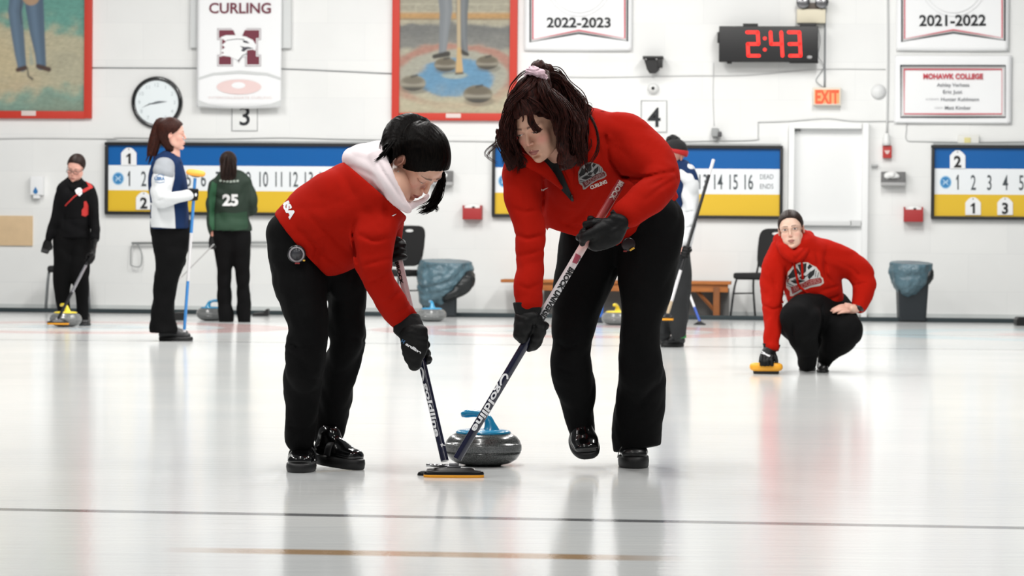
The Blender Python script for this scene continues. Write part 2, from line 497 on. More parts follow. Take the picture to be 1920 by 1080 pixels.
# clip far edge to the bumper line
def wline(off, u0=-9, u1=9): return wp(u0, 0, off), wp(u1, 0, off)
A, B = wline(1.10)
fl.data.vertices[2].co = (14, 34.40+WT*14-1.10, 0); fl.data.vertices[3].co = (-14, 34.40-WT*14-1.10, 0)
tag(fl, kind='structure')
walk = meshobj('floor_walkway', [(-14, 34.4-WT*14-1.10, 0), (14, 34.4+WT*14-1.10, 0), (14, 34.4+WT*14+.3, 0), (-14, 34.4-WT*14+.3, 0)], [[0, 1, 2, 3]], mat('concrete', (.66, .67, .67), .8, var=.1), smooth=False)
tag(walk, kind='structure')
def wall_material():
    m = bpy.data.materials.new('painted_block_wall'); m.use_nodes = True; nt = m.node_tree; N = nt.nodes; L = nt.links; b = N['Principled BSDF']
    uv = N.new('ShaderNodeTexCoord'); mp = N.new('ShaderNodeMapping'); L.new(uv.outputs['UV'], mp.inputs[0])
    br = N.new('ShaderNodeTexBrick'); L.new(mp.outputs[0], br.inputs[0]); br.inputs['Scale'].default_value = 1
    br.inputs['Brick Width'].default_value = .81; br.inputs['Row Height'].default_value = .405; br.inputs['Mortar Size'].default_value = .004; br.inputs['Mortar Smooth'].default_value = .7
    br.inputs['Color1'].default_value = (*lin((.915, .918, .912)), 1); br.inputs['Color2'].default_value = (*lin((.90, .904, .90)), 1); br.inputs['Mortar'].default_value = (*lin((.882, .886, .884)), 1)
    no = N.new('ShaderNodeTexNoise'); no.inputs['Scale'].default_value = .9; no.inputs['Detail'].default_value = 7; L.new(mp.outputs[0], no.inputs['Vector'])
    mx = N.new('ShaderNodeMix'); mx.data_type = 'RGBA'; mx.blend_type = 'MULTIPLY'
    mr = N.new('ShaderNodeMapRange'); mr.inputs[1].default_value = .35; mr.inputs[2].default_value = .65; mr.inputs[3].default_value = .955; mr.inputs[4].default_value = 1.01; L.new(no.outputs[0], mr.inputs[0])
    mx.inputs[0].default_value = 1; L.new(br.outputs['Color'], mx.inputs[6])
    cb = N.new('ShaderNodeCombineColor'); [L.new(mr.outputs[0], cb.inputs[i]) for i in range(3)]; L.new(cb.outputs[0], mx.inputs[7]); L.new(mx.outputs[2], b.inputs['Base Color'])
    bp = N.new('ShaderNodeBump'); bp.inputs['Strength'].default_value = .16; bp.inputs['Distance'].default_value = .01; L.new(br.outputs['Fac'], bp.inputs['Height']); bp.invert = True
    L.new(bp.outputs[0], b.inputs['Normal']); b.inputs['Roughness'].default_value = .55
    return m
wl = MB()
c = [wp(-13, -.02, 0), wp(13, -.02, 0), wp(13, 6.6, 0), wp(-13, 6.6, 0)]
wo = meshobj('wall_back', c+[p-WN*.2 for p in c], [[0, 1, 2, 3], [5, 4, 7, 6], [4, 0, 3, 7], [1, 5, 6, 2], [3, 2, 6, 7], [4, 5, 1, 0]], wall_material(), smooth=False)
tag(wo, kind='structure')
uvl = wo.data.uv_layers.new(name='UV')
for lp in wo.data.loops:
    v = np.array(wo.data.vertices[lp.vertex_index].co); uvl.data[lp.index].uv = ((v-WALL_A)@WU, v[2]+.11)
bu = MB(); ax = np.array([WU, WN, [0, 0, 1]])
bu.box(wp(0, .022, 1.06), (26, .07, .044), ax, .008)
tag(bu.build('baseboard_back', mat('bumper', '1f2c30', .6, bump=.3, bscale=6)), kind='structure')
bu = MB(); bu.box(wp(0, .03, .012), (26, .02, .06), ax, .004)
tag(bu.build('trim_1', mat('wall_base', 'c4c8c7', .7, var=.08, vscale=2)), kind='structure')
# ------------------------------------------------------------------ helpers on the wall
AXW = np.array([WU, WN, [0, 0, 1]])
def wrect(x0, y0, x1, y1, off=0):
    u0, _ = wuz(x0, (y0+y1)/2, off); u1, _ = wuz(x1, (y0+y1)/2, off); _, z0 = wuz((x0+x1)/2, y1, off); _, z1 = wuz((x0+x1)/2, y0, off)
    return u0, z0, u1, z1
def wbox(mb, x0, y0, x1, y1, d0, d1, bev=0):
    u0, z0, u1, z1 = wrect(x0, y0, x1, y1, d1)
    return mb.box(wp((u0+u1)/2, (z0+z1)/2, (d0+d1)/2), (u1-u0, d1-d0, z1-z0), AXW, bev)
def wroot(name, x, y, label, cat, group=None):
    u, z = wuz(x, y, 0); return empty(name, wp(u, z, 0), label, cat, group)
def wpt(x, y, off=0):
    u, z = wuz(x, y, off); return wp(u, z, off)
WHITE = mat('white_plastic', (.90, .905, .90), .5)
BLACKP = mat('black_plastic', (.055, .055, .06), .45)
PAPER = mat('white_vinyl', (.93, .935, .94), .55, bump=.15, bscale=3, bdist=.02)
INK = mat('black_ink', (.075, .09, .11), .6)
GREYL = mat('grey_line', (.55, .56, .57), .6)

# ------------------------------------------------------------------ paintings (colour fields computed on a fine grid)
def canvas(name, parent, x0, y0, x1, y1, off, fn, nx=150, ny=190):
    u0, z0, u1, z1 = wrect(x0, y0, x1, y1, off)
    U, Z = np.meshgrid(np.linspace(0, 1, nx), np.linspace(0, 1, ny))
    PX = x0+U*(x1-x0); PY = y1+Z*(y0-y1)
    C = fn(PX, PY).reshape(-1, 3)
    V = np.array([wp(a, b, off) for a, b in zip((u0+U*(u1-u0)).ravel(), (z0+Z*(z1-z0)).ravel())])
    i = (np.arange(ny-1)[:, None]*nx+np.arange(nx-1)[None]).ravel(); F = np.stack([i, i+1, i+nx+1, i+nx], 1)
    return meshobj(name, V, F, mat('oil_paint', 'ffffff', .7, vcol=True, bump=.1, bscale=60), parent, cols=C, smooth=False)
_rng = np.random.default_rng(3)
_nk = [(_rng.normal(0, 1, 2)*f, _rng.uniform(0, 6), 1/f**.5) for f in (.03, .05, .08, .12, .2, .3, .45, .6) for _ in range(2)]
def nz(X, Y, sx=1, sy=1, seed=0):
    r = 0
    for k, ph, a in _nk: r = r+np.sin(X*sx*k[0]+Y*sy*k[1]+ph+seed*1.7+1.3*np.sin(Y*.05*sy+seed))*a
    return r/11
def blend(C, col, m):
    m = np.clip(m, 0, 1)[..., None]; return C*(1-m)+np.array(lin(col))*m
def band(v, a, b, s): return 1/(1+np.exp(-(v-a)/s))*1/(1+np.exp((v-b)/s))
def limb(X, Y, pts, soft=1.2):
    """signed mask of a tapered limb in the painting: pts (x,y,half width)"""
    best = np.full(X.shape, -9.)
    for (a, b, r0), (c, d, r1) in zip(pts, pts[1:]):
        L2 = (c-a)**2+(d-b)**2; t = np.clip(((X-a)*(c-a)+(Y-b)*(d-b))/L2, 0, 1)
        best = np.maximum(best, (r0+(r1-r0)*t)-np.hypot(X-a-(c-a)*t, Y-b-(d-b)*t))
    return 1/(1+np.exp(-best/soft*2))
def paint_left(X, Y):
    n = nz(X, Y, 1, 2); C = np.zeros(X.shape+(3,))+np.array(lin('b3ab8f'))
    C = blend(C, '5f9488', band(Y-.15*(X-90)+n*10, -200, 52, 7)); C = blend(C, '77a394', band(Y+n*12, 150, 400, 8)*(X < 60)*.0)
    C = blend(C, 'c0b08c', band(Y+n*9, 70, 160, 10)*band(X+n*20, -80, 40, 12)*.7)
    C = blend(C, '9d9c88', band(Y+n*10, 90, 150, 10)*band(X, 90, 170, 10)*.6)
    C = blend(C, '6f9488', band(Y+n*8+.12*(X-70), 176, 260, 6)*.9)
    C = blend(C, '7f8a78', band(Y+n*6, 192, 240, 4)*band(X, 60, 200, 10)*.7)
    C = blend(C, 'b08a72', band(Y+n*10, 150, 172, 6)*band(X, 20, 70, 10)*.3)
    C = C*(1+.06*nz(X, Y, 3, 9, 2))[..., None]
    for pts, c in (([(38, -40, 17), (28, 20, 13), (33, 60, 12), (38, 100, 10), (42, 126, 8)], '55687a'), ([(60, -40, 20), (65, 15, 17), (70, 60, 14), (76, 100, 10), (78, 122, 9)], '4f6275')):
        C = blend(C, c, limb(X, Y, pts)); C = blend(C, '6f88a0', limb(X, Y, [(p[0]-3, p[1], p[2]*.35) for p in pts], 4)*.5)
    C = blend(C, '39424a', limb(X, Y, [(40, 0, 1.2), (38, 25, 1), (41, 45, .6)])*.8); C = blend(C, '8a9a94', limb(X, Y, [(57, 90, 1), (60, 118, 4)])*.55)
    for p in ([(34, 131, 4), (48, 127, 4)], [(72, 124, 4), (92, 130, 4.5)]): C = blend(C, '4a3730', limb(X, Y, p))
    C = blend(C, '4b4a42', limb(X, Y, [(52, 128, 1), (54, 143, 1.4), (61, 148, 2)]))
    C = blend(C, 'b09070', limb(X, Y, [(45, -20, 14), (58, -6, 16)])*.9)
    return C
def paint_right(X, Y):
    n = nz(X, Y, 1, 2, 4); C = np.zeros(X.shape+(3,))+np.array(lin('a9a592'))
    C = blend(C, '9b9786', band(Y, -99, 24, 1.5))
    for yy in (-10, 8, 22): C = blend(C, 'b4ae9b', band(Y, yy-1, yy+1, .6)*.7)
    for k in range(12): C = blend(C, 'b4ae9b', band(X+(6 if k % 2 else 0), 748+k*37*.55*1.8, 749.5+k*37*.55*1.8, .6)*band(Y, 8, 23, 1)*.6)
    C = blend(C, 'b08b5b', band(Y, 24, 36, 1.2)); C = blend(C, '6c5a40', band(Y, 35, 38, .8)*.8); C = blend(C, 'a59f8b', band(Y, 38, 46, 1))
    C = blend(C, '6a6b69', band(Y+n*2, 46, 92, 1.5)); C = blend(C, '83837d', band(Y+n*5, 66, 96, 6)*.7)
    r = np.hypot((X-851)/128, (Y-143)/62)
    C = blend(C, 'a09a8a', band(r+n*.02, 0, 1.0, .02)); C = blend(C, 'a3796b', band(r+n*.03, .80, .99, .02)); C = blend(C, '9d9d90', band(r, .56, .80, .02)*.8)
    r2 = np.hypot((X-856)/72, (Y-146)/35); C = blend(C, '5f8aa8', band(r2+n*.05, -1, 1, .03)); C = blend(C, '9ba39a', band(np.hypot((X-853)/24, (Y-141)/7), -1, 1, .06)*.9)
    C = blend(C, 'b0a98f', band(Y+n*6, 178, 230, 6)*.8)
    C = C*(1+.05*nz(X, Y, 3, 9, 2))[..., None]
    for pts, c in (([(832, -30, 14), (836, 20, 12), (833, 60, 9), (830, 99, 7)], '777c80'), ([(868, -30, 13), (866, 20, 11), (868, 70, 8), (872, 98, 6)], '5f6467')):
        C = blend(C, c, limb(X, Y, pts)); C = blend(C, '93979a', limb(X, Y, [(p[0]+2, p[1], p[2]*.3) for p in pts], 4)*.5)
    for p in ([(815, 106, 4), (840, 101, 5)], [(866, 97, 4), (877, 102, 3)]): C = blend(C, '3c3a36', limb(X, Y, p))
    for cx, cy, sx in ((775, 156, 24), (836, 121, 21), (914, 117, 21), (897, 176, 27)):
        q = np.hypot((X-cx)/sx, (Y-cy)/(sx*.62)); top = np.clip((cy-Y)/sx, -1, 1)
        C = blend(C, '5c584f', band(np.hypot((X-cx-3)/(sx*1.05), (Y-cy-sx*.5)/(sx*.35)), -1, 1, .06)*.5)
        C = blend(C, '77705f' if cx != 775 else '8a8676', band(q, -1, 1, .03)); C = blend(C, '9a9587', band(q, -1, .97, .03)*band(Y, cy+1, cy+sx*.26, 1)); C = blend(C, '45433e', band(q, -1, 1, .03)*band(Y, cy+sx*.3, cy+99, 1.5))
        C = blend(C, '5d564b', band(np.hypot((X-cx)/(sx*.8), (Y-cy+sx*.2)/(sx*.3)), -1, 1, .08)*.6); C = blend(C, '3d3b38', limb(X, Y, [(cx-sx*.1, cy-sx*.5, 2), (cx+sx*.3, cy-sx*.6, 2.2)])*.8)
    C = blend(C, 'b3a284', limb(X, Y, [(859, -40, 3.2), (861, 90, 3.5)])); C = blend(C, 'bfa070', limb(X, Y, [(861, 92, 3.5), (862, 132, 7)])); C = blend(C, '5b5040', limb(X, Y, [(856, 138, 2), (868, 137, 2)]))
    return C
RED = mat('red_frame_paint', 'c43322', .5)
def painting(nm, x0, y0, x1, y1, ib, fn, label, lab, nx):
    r = wroot(nm, (x0+x1)/2, y1, label, 'painting')
    f = MB()
    for a in ((x0, y0, x0+ib, y1), (x1-ib, y0, x1, y1), (x0+ib, y1-ib, x1-ib, y1), (x0+ib, y0, x1-ib, y0+ib)): wbox(f, *a, 0, .05, .004)
    f.build('frame', RED, r); canvas('canvas', r, x0+ib-1, y0+ib-1, x1-ib+1, y1-ib+1, .025, fn, nx)
    p = MB(); wbox(p, *lab, .05, .054, .001); p.build('name_plate', mat('plate', (.86, .80, .78), .4), r)
painting('framed_painting', -64, -110, 172, 222, 14, paint_left, 'red-framed painting of standing legs in blue trousers on grass, at far left', (40, 207.5, 67, 217), 150)
painting('framed_painting', 735, -110, 970, 226, 14, paint_right, 'red-framed painting of curling stones around a broom and grey trousers', (836, 213, 864, 221), 150)

# ------------------------------------------------------------------ wall clock
def clock():
    r = wroot('wall_clock', 294, 192, 'round black-rimmed analogue clock above the first scoreboard', 'clock')
    u, z = wuz(294, 192, .03); s = 1/174.
    ax = np.array([WU, [0, 0, 1], WN])
    c = wp(u, z, 0)
    MB().lathe([(49*s, 0), (49*s, .03), (47*s, .045), (43*s, .048), (41.5*s, .034), (41.5*s, .0)], 64, c, ax).build('rim', mat('clock_rim', '16181a', .18, coat=.6), r, smooth=True)
    MB().lathe([(42*s, .020), (42*s, .026)], 64, c, ax).build('dial', mat('dial', (.90, .93, .94), .4), r)
    for k in range(1, 13):
        a = math.radians(k*30); wallart('numeral', textpx(str(k), 294+33*math.sin(a), 192-33*math.cos(a), 7.0, bold=-.01), .028, mat('clock_ink', (.62, .66, .68), .6), r)
    for nmn, pts, off in (('hand', [(291, 193.5), (284, 195), (265, 202.5), (280, 194), (300, 190)], .030), ('hand', [(284, 196), (297, 193.5), (314, 190.5), (298, 189.5), (290, 191)], .032)):
        wallart(nmn, poly(pts), off, mat('hand_metal', (.38, .41, .43), .5), r)
clock()

# ------------------------------------------------------------------ banners
def banner(nm, x0, y0, x1, y1, label, off=.03, curve=2.0, cat='banner'):
    """a hung sheet with slight waves and thickness"""
    u0, z0, u1, z1 = wrect(x0, y0, x1, y1, off); nx, ny = 24, 30
    V = []
    for s in (0, 1):
        for j in range(ny+1):
            for i in range(nx+1):
                a = i/nx; b = j/ny; d = off+.004*math.sin(a*7+1)*(1-b)+.004*math.sin(b*5+a*2)-s*.002
                V.append(wp(u0+(u1-u0)*a, z0+(z1-z0)*b-(1-b)*.005*curve*math.sin(a*PI), d))
    F = []; n1 = (nx+1)*(ny+1)
    for j in range(ny):
        for i in range(nx):
            q = j*(nx+1)+i; F.append([q, q+1, q+nx+2, q+nx+1]); F.append([n1+q, n1+q+nx+1, n1+q+nx+2, n1+q+1])
    for i in range(nx): F.append([i, n1+i, n1+i+1, i+1]); q = ny*(nx+1)+i; F.append([q, q+1, n1+q+1, n1+q])
    for j in range(ny): q = j*(nx+1); F.append([q, q+nx+1, n1+q+nx+1, n1+q]); q += nx; F.append([q, n1+q, n1+q+nx+1, q+nx+1])
    r = wroot(nm, (x0+x1)/2, y1, label, cat)
    meshobj('sheet', V, F, PAPER, r); return r
MAROON = mat('maroon_ink', '6d2638', .6)
# pilaster-like panel behind the first banner
p = MB(); wbox(p, 357, -120, 546, 90, 0, .06, .004); o = p.build('wall_panel', mat('panel', (.82, .83, .83), .6)); tag(o, 'pale grey board on the wall, behind the curling banner', 'panel')
b = banner('banner', 370, -150, 528, 201, 'white hanging banner with maroon lettering and a bird-head emblem, overlapping sheet sign three', .11, 3)
o = .118
wallart('lettering', textpx('CURLING', 450, 15, 19, 116, bold=.02), o, MAROON, b)
def blockM(g, mtl, off):
    x0, y0, x1, y1 = 407-g, 53-g, 489.5+g, 124.5+g
    L = [(x0, y0), (x0+27, y0), (448, y0+24), (x1-27, y0), (x1, y0), (x1, y0+22+2*g), (x1-6, y0+22+2*g), (x1-6, y1-22-2*g), (x1, y1-22-2*g), (x1, y1), (x1-30-2*g, y1), (x1-30-2*g, y1-30), (448, y1-6), (x0+30+2*g, y1-30), (x0+30+2*g, y1), (x0, y1), (x0, y1-22-2*g), (x0+6, y1-22-2*g), (x0+6, y0+22+2*g), (x0, y0+22+2*g)]
    wallart('letter', poly(L), off, mtl, b)
blockM(0, mat('emblem_grey', (.72, .70, .71), .6), o); blockM(-2.2, mat('emblem_white', (.93, .935, .94), .55), o+.001); blockM(-3.4, MAROON, o+.002)
EW = mat('emblem_white', (.93, .935, .94), .55)
wallart('bird_head', poly([(413, 70), (424, 66), (448, 66), (462, 69), (474, 75), (480, 84), (479, 95), (474, 93), (464, 94), (460, 99), (463, 104), (452, 108), (446, 113), (430, 106), (412, 104), (420, 99), (413, 95), (422, 89), (416, 84), (424, 78)]), o+.004, EW, b)
wallart('beak_marks', merge(poly([(450, 86), (458, 88), (466, 88), (476, 91), (464, 92), (457, 97), (452, 95), (455, 91)]), poly([(455, 75), (463, 77), (468, 81), (462, 81), (456, 79)]), line2d([(424, 76), (444, 73), (458, 74)], 1.2), line2d([(446, 115), (456, 103), (465, 101)], 1.5)), o+.005, mat('emblem_dark', (.25, .25, .28), .6), b)  # dark printed shapes and lines of the bird emblem
wallart('printed_curve', merge(line2d([(371, 148), (400, 139), (450, 135), (500, 139), (527, 148)], 5), poly([(371, 187), (390, 195), (420, 199.5), (450, 200.5), (371, 199)]), poly([(527, 187), (508, 195), (480, 199.5), (450, 200.5), (527, 199)])), o+.001, mat('pale_grey_ink', (.80, .81, .81), .6), b)
wallart('printed_ring', ellipse(448, 163, 42, 14), o+.001, mat('pale_red_ink', (.90, .80, .79), .6), b)
wallart('printed_stone', ellipse(447, 160, 13, 6), o+.002, EW, b)
wallart('small_lettering', textpx('INTERCOLLEGIATE CURLING', 450, 183, 4.5, 118), o+.001, mat('pale_red_text', (.88, .82, .81), .6), b)

def pennant(nm, sh, bx, by0, peak, txt, tx, ty, th, label, cols):
    r = banner(nm, sh[0], -150, sh[1], sh[2], label, .03, 1)
    (xa, xb), yb = bx, by0
    def ring(g, w, mtl, off):
        P = [(xa+g, -150), (xa+g, yb-g), ((xa+xb)/2, peak-g), (xb-g, yb-g-2), (xb-g, -150)]
        wallart('border', line2d(P, w), off, mtl, r)
    ring(1, 3.2, mat('border_black', (.17, .19, .22), .6), .04); ring(3.5, 2.4, mat('border_grey', (.72, .71, .70), .6), .041); ring(6.2, 2.4, mat('border_red', '%s' % cols, .6), .042)
    wallart('printed_crest', merge(*[line2d([((xa+xb)/2+rx*math.cos(t), -40+rx*1.1*math.sin(t)) for t in np.linspace(.3, PI-.3, 20)], 1.2) for rx in (64, 58, 34, 20)]), .0405, mat('faint_ink', (.87, .875, .88), .6), r)
    wallart('lettering', textpx(txt, tx, ty, th, rot=-.4 if tx > 1500 else 0, w=(120 if tx < 1500 else 125), bold=.025), .0412, INK, r)
pennant('pennant_banner', (984, 1186, 95), (993, 1177.5), 80, 63, '2022-2023', 1085, 42, 18, 'white championship banner dated 2022-2023 with notched bottom', 'd4586a')
pennant('pennant_banner', (1681, 1893, 95), (1690, 1885), 79, 62, '2021-2022', 1786, 38, 20, 'white championship banner dated 2021-2022 with notched bottom', 'cc3a4e')
r = banner('name_banner', 1677, 104, 1897, 231, 'white rectangular banner listing names under MOHAWK COLLEGE, red and black border', .03, .6)
def frame2d(x0, y0, x1, y1, w): return line2d([(x0, y0), (x1, y0), (x1, y1), (x0, y1), (x0, y0-w/2)], w)
wallart('border', frame2d(1689, 123, 1885, 220, 2.6), .04, mat('border_black', (.17, .19, .22), .6), r)
wallart('border', frame2d(1692, 126, 1882, 217, 2.2), .0405, mat('border_grey', (.72, .71, .70), .6), r)
wallart('border', frame2d(1695.5, 130, 1878.5, 213.5, 2.2), .041, mat('border_red2', 'cc3a4e', .6), r)
wallart('lettering', textpx('MOHAWK COLLEGE', 1787, 143, 9.5, 112, bold=.04), .041, mat('red_text', 'bf3444', .6), r)
GT = mat('grey_text', (.42, .43, .45), .6)
for t, x, y, wd, hh in (('Ashley Verhees', 1787, 159, 61, 6.5), ('Eric Just', 1786, 172, 36, 6.5), ('Hunter Kuhlmann', 1800, 186, 71, 6.5), ('Matt Kimber', 1796, 202, 49, 6.5)):
    wallart('lettering', textpx(t, x, y, hh, wd, bold=.01), .041, GT, r)
for t, x, y, wd in (('ALTERNATE', 1748, 186, 25), ('COACH', 1760, 202, 15)): wallart('lettering', textpx(t, x, y, 3.6, wd), .041, mat('pale_text', (.68, .68, .69), .6), r)

# ------------------------------------------------------------------ sheet number signs
def numsign(x0, y0, x1, y1, t, th, label):
    r = wroot('number_sign', (x0+x1)/2, y1, label, 'sign')
    m = MB(); wbox(m, x0, y0, x1, y1, 0, .012, .002); m.build('plate', WHITE, r)
    wallart('border', frame2d(x0+1, y0+1, x1-1, y1-1, 1.6), .014, GREYL, r)
    wallart('numeral', textpx(t, (x0+x1)/2, (y0+y1)/2+1.5, th, bold=.012), .014, INK, r)
numsign(434, 185, 483.5, 246, '3', 35, 'white square sign with black numeral 3 below the curling banner')
numsign(1201.5, 188, 1251, 248.5, '4', 36, 'white square sign with black numeral 4 under the white dome camera')

def one(cx, cy, h, w):
    return poly([(cx+w*.5, cy-h/2), (cx+w*.5, cy+h/2), (cx-w*.35, cy+h/2), (cx-w*.35, cy-h*.22), (cx-w*1.1, cy-h*.12), (cx-w*1.1, cy-h*.27), (cx-w*.15, cy-h/2)])
# ------------------------------------------------------------------ scoreboards
BLUE = mat('board_blue', '145fa6', .22, coat=.35, bump=.25, bscale=1.6, bdist=.02); YEL = mat('board_yellow', 'e0b826', .4); BWH = mat('board_white', (.92, .935, .945), .35)
FRM = mat('board_frame', '1b1c1f', .4)
TXT = mat('board_text', (.26, .29, .31), .55)
def scoreboard(x0, y0, x1, y1, label, n0, n1, xf, dy=0, tail=None, logo=None):
    r = wroot('scoreboard', (x0+x1)/2, y1, label, 'scoreboard')
    f = MB(); t = 6
    for a in ((x0, y0, x1, y0+t), (x0, y1-t, x1, y1), (x0, y0+t, x0+t, y1-t), (x1-t, y0+t, x1, y1-t)): wbox(f, *a, 0, .06, .004)
    f.build('frame', FRM, r)
    h = y1-y0-2*t; a = y0+t; bands = ((a-1, a+h*.30, BLUE, 'blue_panel'), (a+h*.30, a+h*.68, BWH, 'white_panel'), (a+h*.68, y1-t+1, YEL, 'yellow_panel'))
    for p, q, m_, nm in bands: mb = MB(); wbox(mb, x0+t-1, p, x1-t+1, q, 0, .025); mb.build(nm, m_, r)
    mb = MB(); wbox(mb, x0+4, y0-4, x1-4, y0, 0, .075, .002); mb.build('top_ledge', mat('ledge', (.62, .63, .63), .5), r)
    cy = a+h*.49
    for k in range(n0, n1+1):
        if x0+10 < xf(k) < x1-8: wallart('numeral', one(xf(k)+1, cy, 28, 3) if k == 1 else textpx(str(k), xf(k)+dy, cy+(xf(k)-x0)*.0035, 28, xs=.54 if k < 10 else .52, bold=.008), .027, TXT, r)
    if tail:
        for j, tt in enumerate(('DEAD', 'ENDS')): wallart('lettering', textpx(tt, tail, cy-8+j*18, 9, 25), .027, mat('dead_text', (.42, .44, .46), .6), r)
    if logo:
        wallart('round_emblem', ellipse(logo, cy, 11, 12), .027, mat('emb1', '8fbfe0', .6), r); wallart('round_emblem', ellipse(logo, cy, 9, 10), .028, mat('emb2', '2f7fb8', .6), r)
        wallart('round_emblem', merge(line2d([(logo-5, cy-5), (logo+5, cy+5)], 1.6), line2d([(logo+5, cy-5), (logo-5, cy+5)], 1.6), line2d([(logo-6, cy+1), (logo+6, cy-1)], 1)), .029, mat('emb3', 'b8d8ee', .6), r)
    return r
scoreboard(196, 268, 736, 404, 'blue white and yellow scoreboard behind the standing pair at left', 1, 16, lambda k: 241.5+28*(k-1) if k < 10 else 494.5+28.2*(k-10), logo=221.5)
scoreboard(922, 272, 1468, 409, 'blue white and yellow scoreboard reading DEAD ENDS, left of the door', 1, 16, lambda k: 967+29*(k-1) if k < 11 else 1318.5+28.5*(k-13), tail=1437.5, logo=945)
scoreboard(1746, 273, 2290, 413, 'blue white and yellow scoreboard cut off by the right edge', 1, 6, lambda k: 1795+30*(k-1), logo=1773)
def card(x0, y0, x1, y1, t, label):
    r = wroot('number_card', (x0+x1)/2, y1, label, 'number card', 'score cards hung on the boards')
    P = [(x0, y1), (x1, y1), (x1, y0+10), (x1-5, y0+4), ((x0+x1)/2+4, y0), ((x0+x1)/2-4, y0), (x0+5, y0+4), (x0, y0+10)]
    F = [wpt(x, y, .036) for x, y in P]; B = [wpt(x, y, .030) for x, y in P]; n = len(P)
    meshobj('plate', F+B, [list(range(n))]+[[2*n-1-i for i in range(n)]]+[[i, n+i, n+(i+1) % n, (i+1) % n] for i in range(n)], mat('card_white', (.93, .935, .94), .4), r, smooth=False)
    wallart('numeral', one((x0+x1)/2+1, (y0+y1)/2+4, 20, 5.2) if t == '1' else textpx(t, (x0+x1)/2, (y0+y1)/2+4, (y1-y0)*.60, xs=.95, bold=.035), .038, mat('card_black', (.03, .03, .035), .5), r)
    wallart('hole', ellipse((x0+x1)/2, y0+3, 1.2, 1.2, 10), .038, mat('card_black', (.03, .03, .035), .5), r)
card(227, 277, 256, 310, '1', 'white card numbered 1 hanging on the blue strip of the left scoreboard')
card(255, 360, 284, 393, '2', 'white card numbered 2 on the yellow strip of the left scoreboard')
card(1781, 282, 1810, 316, '2', 'white card numbered 2 on the blue strip of the right scoreboard')
card(1810, 370, 1839, 403, '1', 'white card numbered 1 on the yellow strip of the right scoreboard')
card(1870, 370, 1899, 403, '3', 'white card numbered 3 on the yellow strip of the right scoreboard')

# ------------------------------------------------------------------ digital clock, lamps, exit sign, cameras, boxes
r = wroot('digital_clock', 1440, 116, 'black digital clock showing 2:43 in red', 'clock')
m = MB(); wbox(m, 1348, 49, 1534, 116, .10, .22, .008); m.build('housing', mat('clock_black', '141416', .35), r)
m = MB(); wbox(m, 1393, 44, 1421, 50, .12, .20, .003); wbox(m, 1345, 60, 1349, 80, .12, .20, .002); wbox(m, 1363, 115, 1372, 119, .12, .2, .002); wbox(m, 1480, 113, 1534, 118, .1, .2, .004); wbox(m, 1500, 43, 1530, 50, .12, .20, .003); wbox(m, 1360, 55, 1530, 110, 0, .1); m.build('bracket', BLACKP, r)
LED = mat('red_led', 'ff2a20', .5, emit='ff2018', estr=2.2)
SEG = {'2': 'abged', '4': 'fgbc', '3': 'abgcd'}
def digit(cx, cy, wd, ht, k):
    sl = -1.2; a = [(-wd, -ht), (wd, -ht), (wd, 0), (wd, ht), (-wd, ht), (-wd, 0)]
    a = [(cx+x+(-y/ht)*(-sl)*-1*1.0, cy+y) for x, y in a]
    sg = dict(a=(a[0], a[1]), b=(a[1], a[2]), c=(a[2], a[3]), d=(a[3], a[4]), e=(a[4], a[5]), f=(a[5], a[0]), g=(a[5], a[2]))
    arts = []
    for s_ in SEG[k]: arts += [line2d(sg[s_], 6), ellipse(*sg[s_][0], 3, 3, 12), ellipse(*sg[s_][1], 3, 3, 12)]
    return merge(*arts)
for k, x in (('2', 1412), ('4', 1456), ('3', 1490)): wallart('digit', digit(x, 82.5, 10, 22, k), .224, LED, r)
wallart('colon', merge(ellipse(1434, 72, 3.2, 3.2, 14), ellipse(1434, 93, 3.2, 3.2, 14)), .224, LED, r)
wallart('sensor', ellipse(1518, 107, 5, 3), .224, mat('grey_sensor', (.6, .6, .6), .4), r)
r = wroot('emergency_light', 1520, 44, 'beige twin-head emergency light above the exit sign', 'lamp')
m = MB(); wbox(m, 1494, 17, 1548, 43, 0, .12, .008); m.build('battery_box', mat('beige_box', (.84, .81, .72), .5), r)
for x in (1506, 1541):
    c = wpt(x, 4, .12); hd = MB().lathe([(.02, -.05), (.06, -.03), (.072, .01), (.070, .03), (.05, .036)], 24, c, np.array([WU, [0, 0, 1], WN])).build('lamp_head', mat('chrome_dim', (.55, .55, .56), .2, metal=.9), r, smooth=True)
    MB().tube([wpt(x, 18, .06), wpt(x, 8, .06)], .015).build('neck', mat('chrome_dim', (.5, .5, .5), .2), r, smooth=True)
m = MB(); wbox(m, 1510, 5, 1536, 18, .02, .09, .005); m.build('lamp_bar', mat('brown_bar', (.35, .31, .28), .5), r)
r = wroot('exit_sign', 1550, 197, 'lit EXIT sign with red letters above the door', 'sign')
m = MB(); wbox(m, 1524, 164, 1577, 197.5, 0, .09, .01); m.build('housing', mat('exit_case', (.88, .84, .78), .5), r)
m = MB(); wbox(m, 1527, 168, 1574, 194, .09, .093); m.build('glowing_face', mat('exit_face', (.83, .62, .42), .5, emit='f0a060', estr=.35), r)
wallart('lettering', textpx('EXIT', 1551, 181.5, 24, 44, bold=.035), .096, mat('exit_red', 'f4502e', .5, emit='ff4a22', estr=1.0), r)
def cable(nm, pts, rad, mt, label, cat='cable', off=.01, n=6):
    P = [wpt(p[0], p[1], p[2] if len(p) > 2 else off) for p in pts]
    o = MB().tube(P, rad, n, sub=6).build(nm, mt, smooth=True); tag(o, label, cat); return o
CWH = mat('cable_white', (.78, .785, .785), .5); CGR = mat('cable_grey', (.56, .57, .58), .5)
cable('conduit', [(1547, -60), (1547, 50), (1546, 165)], .011, CGR, 'thin grey conduit running down to the exit sign', 'conduit')
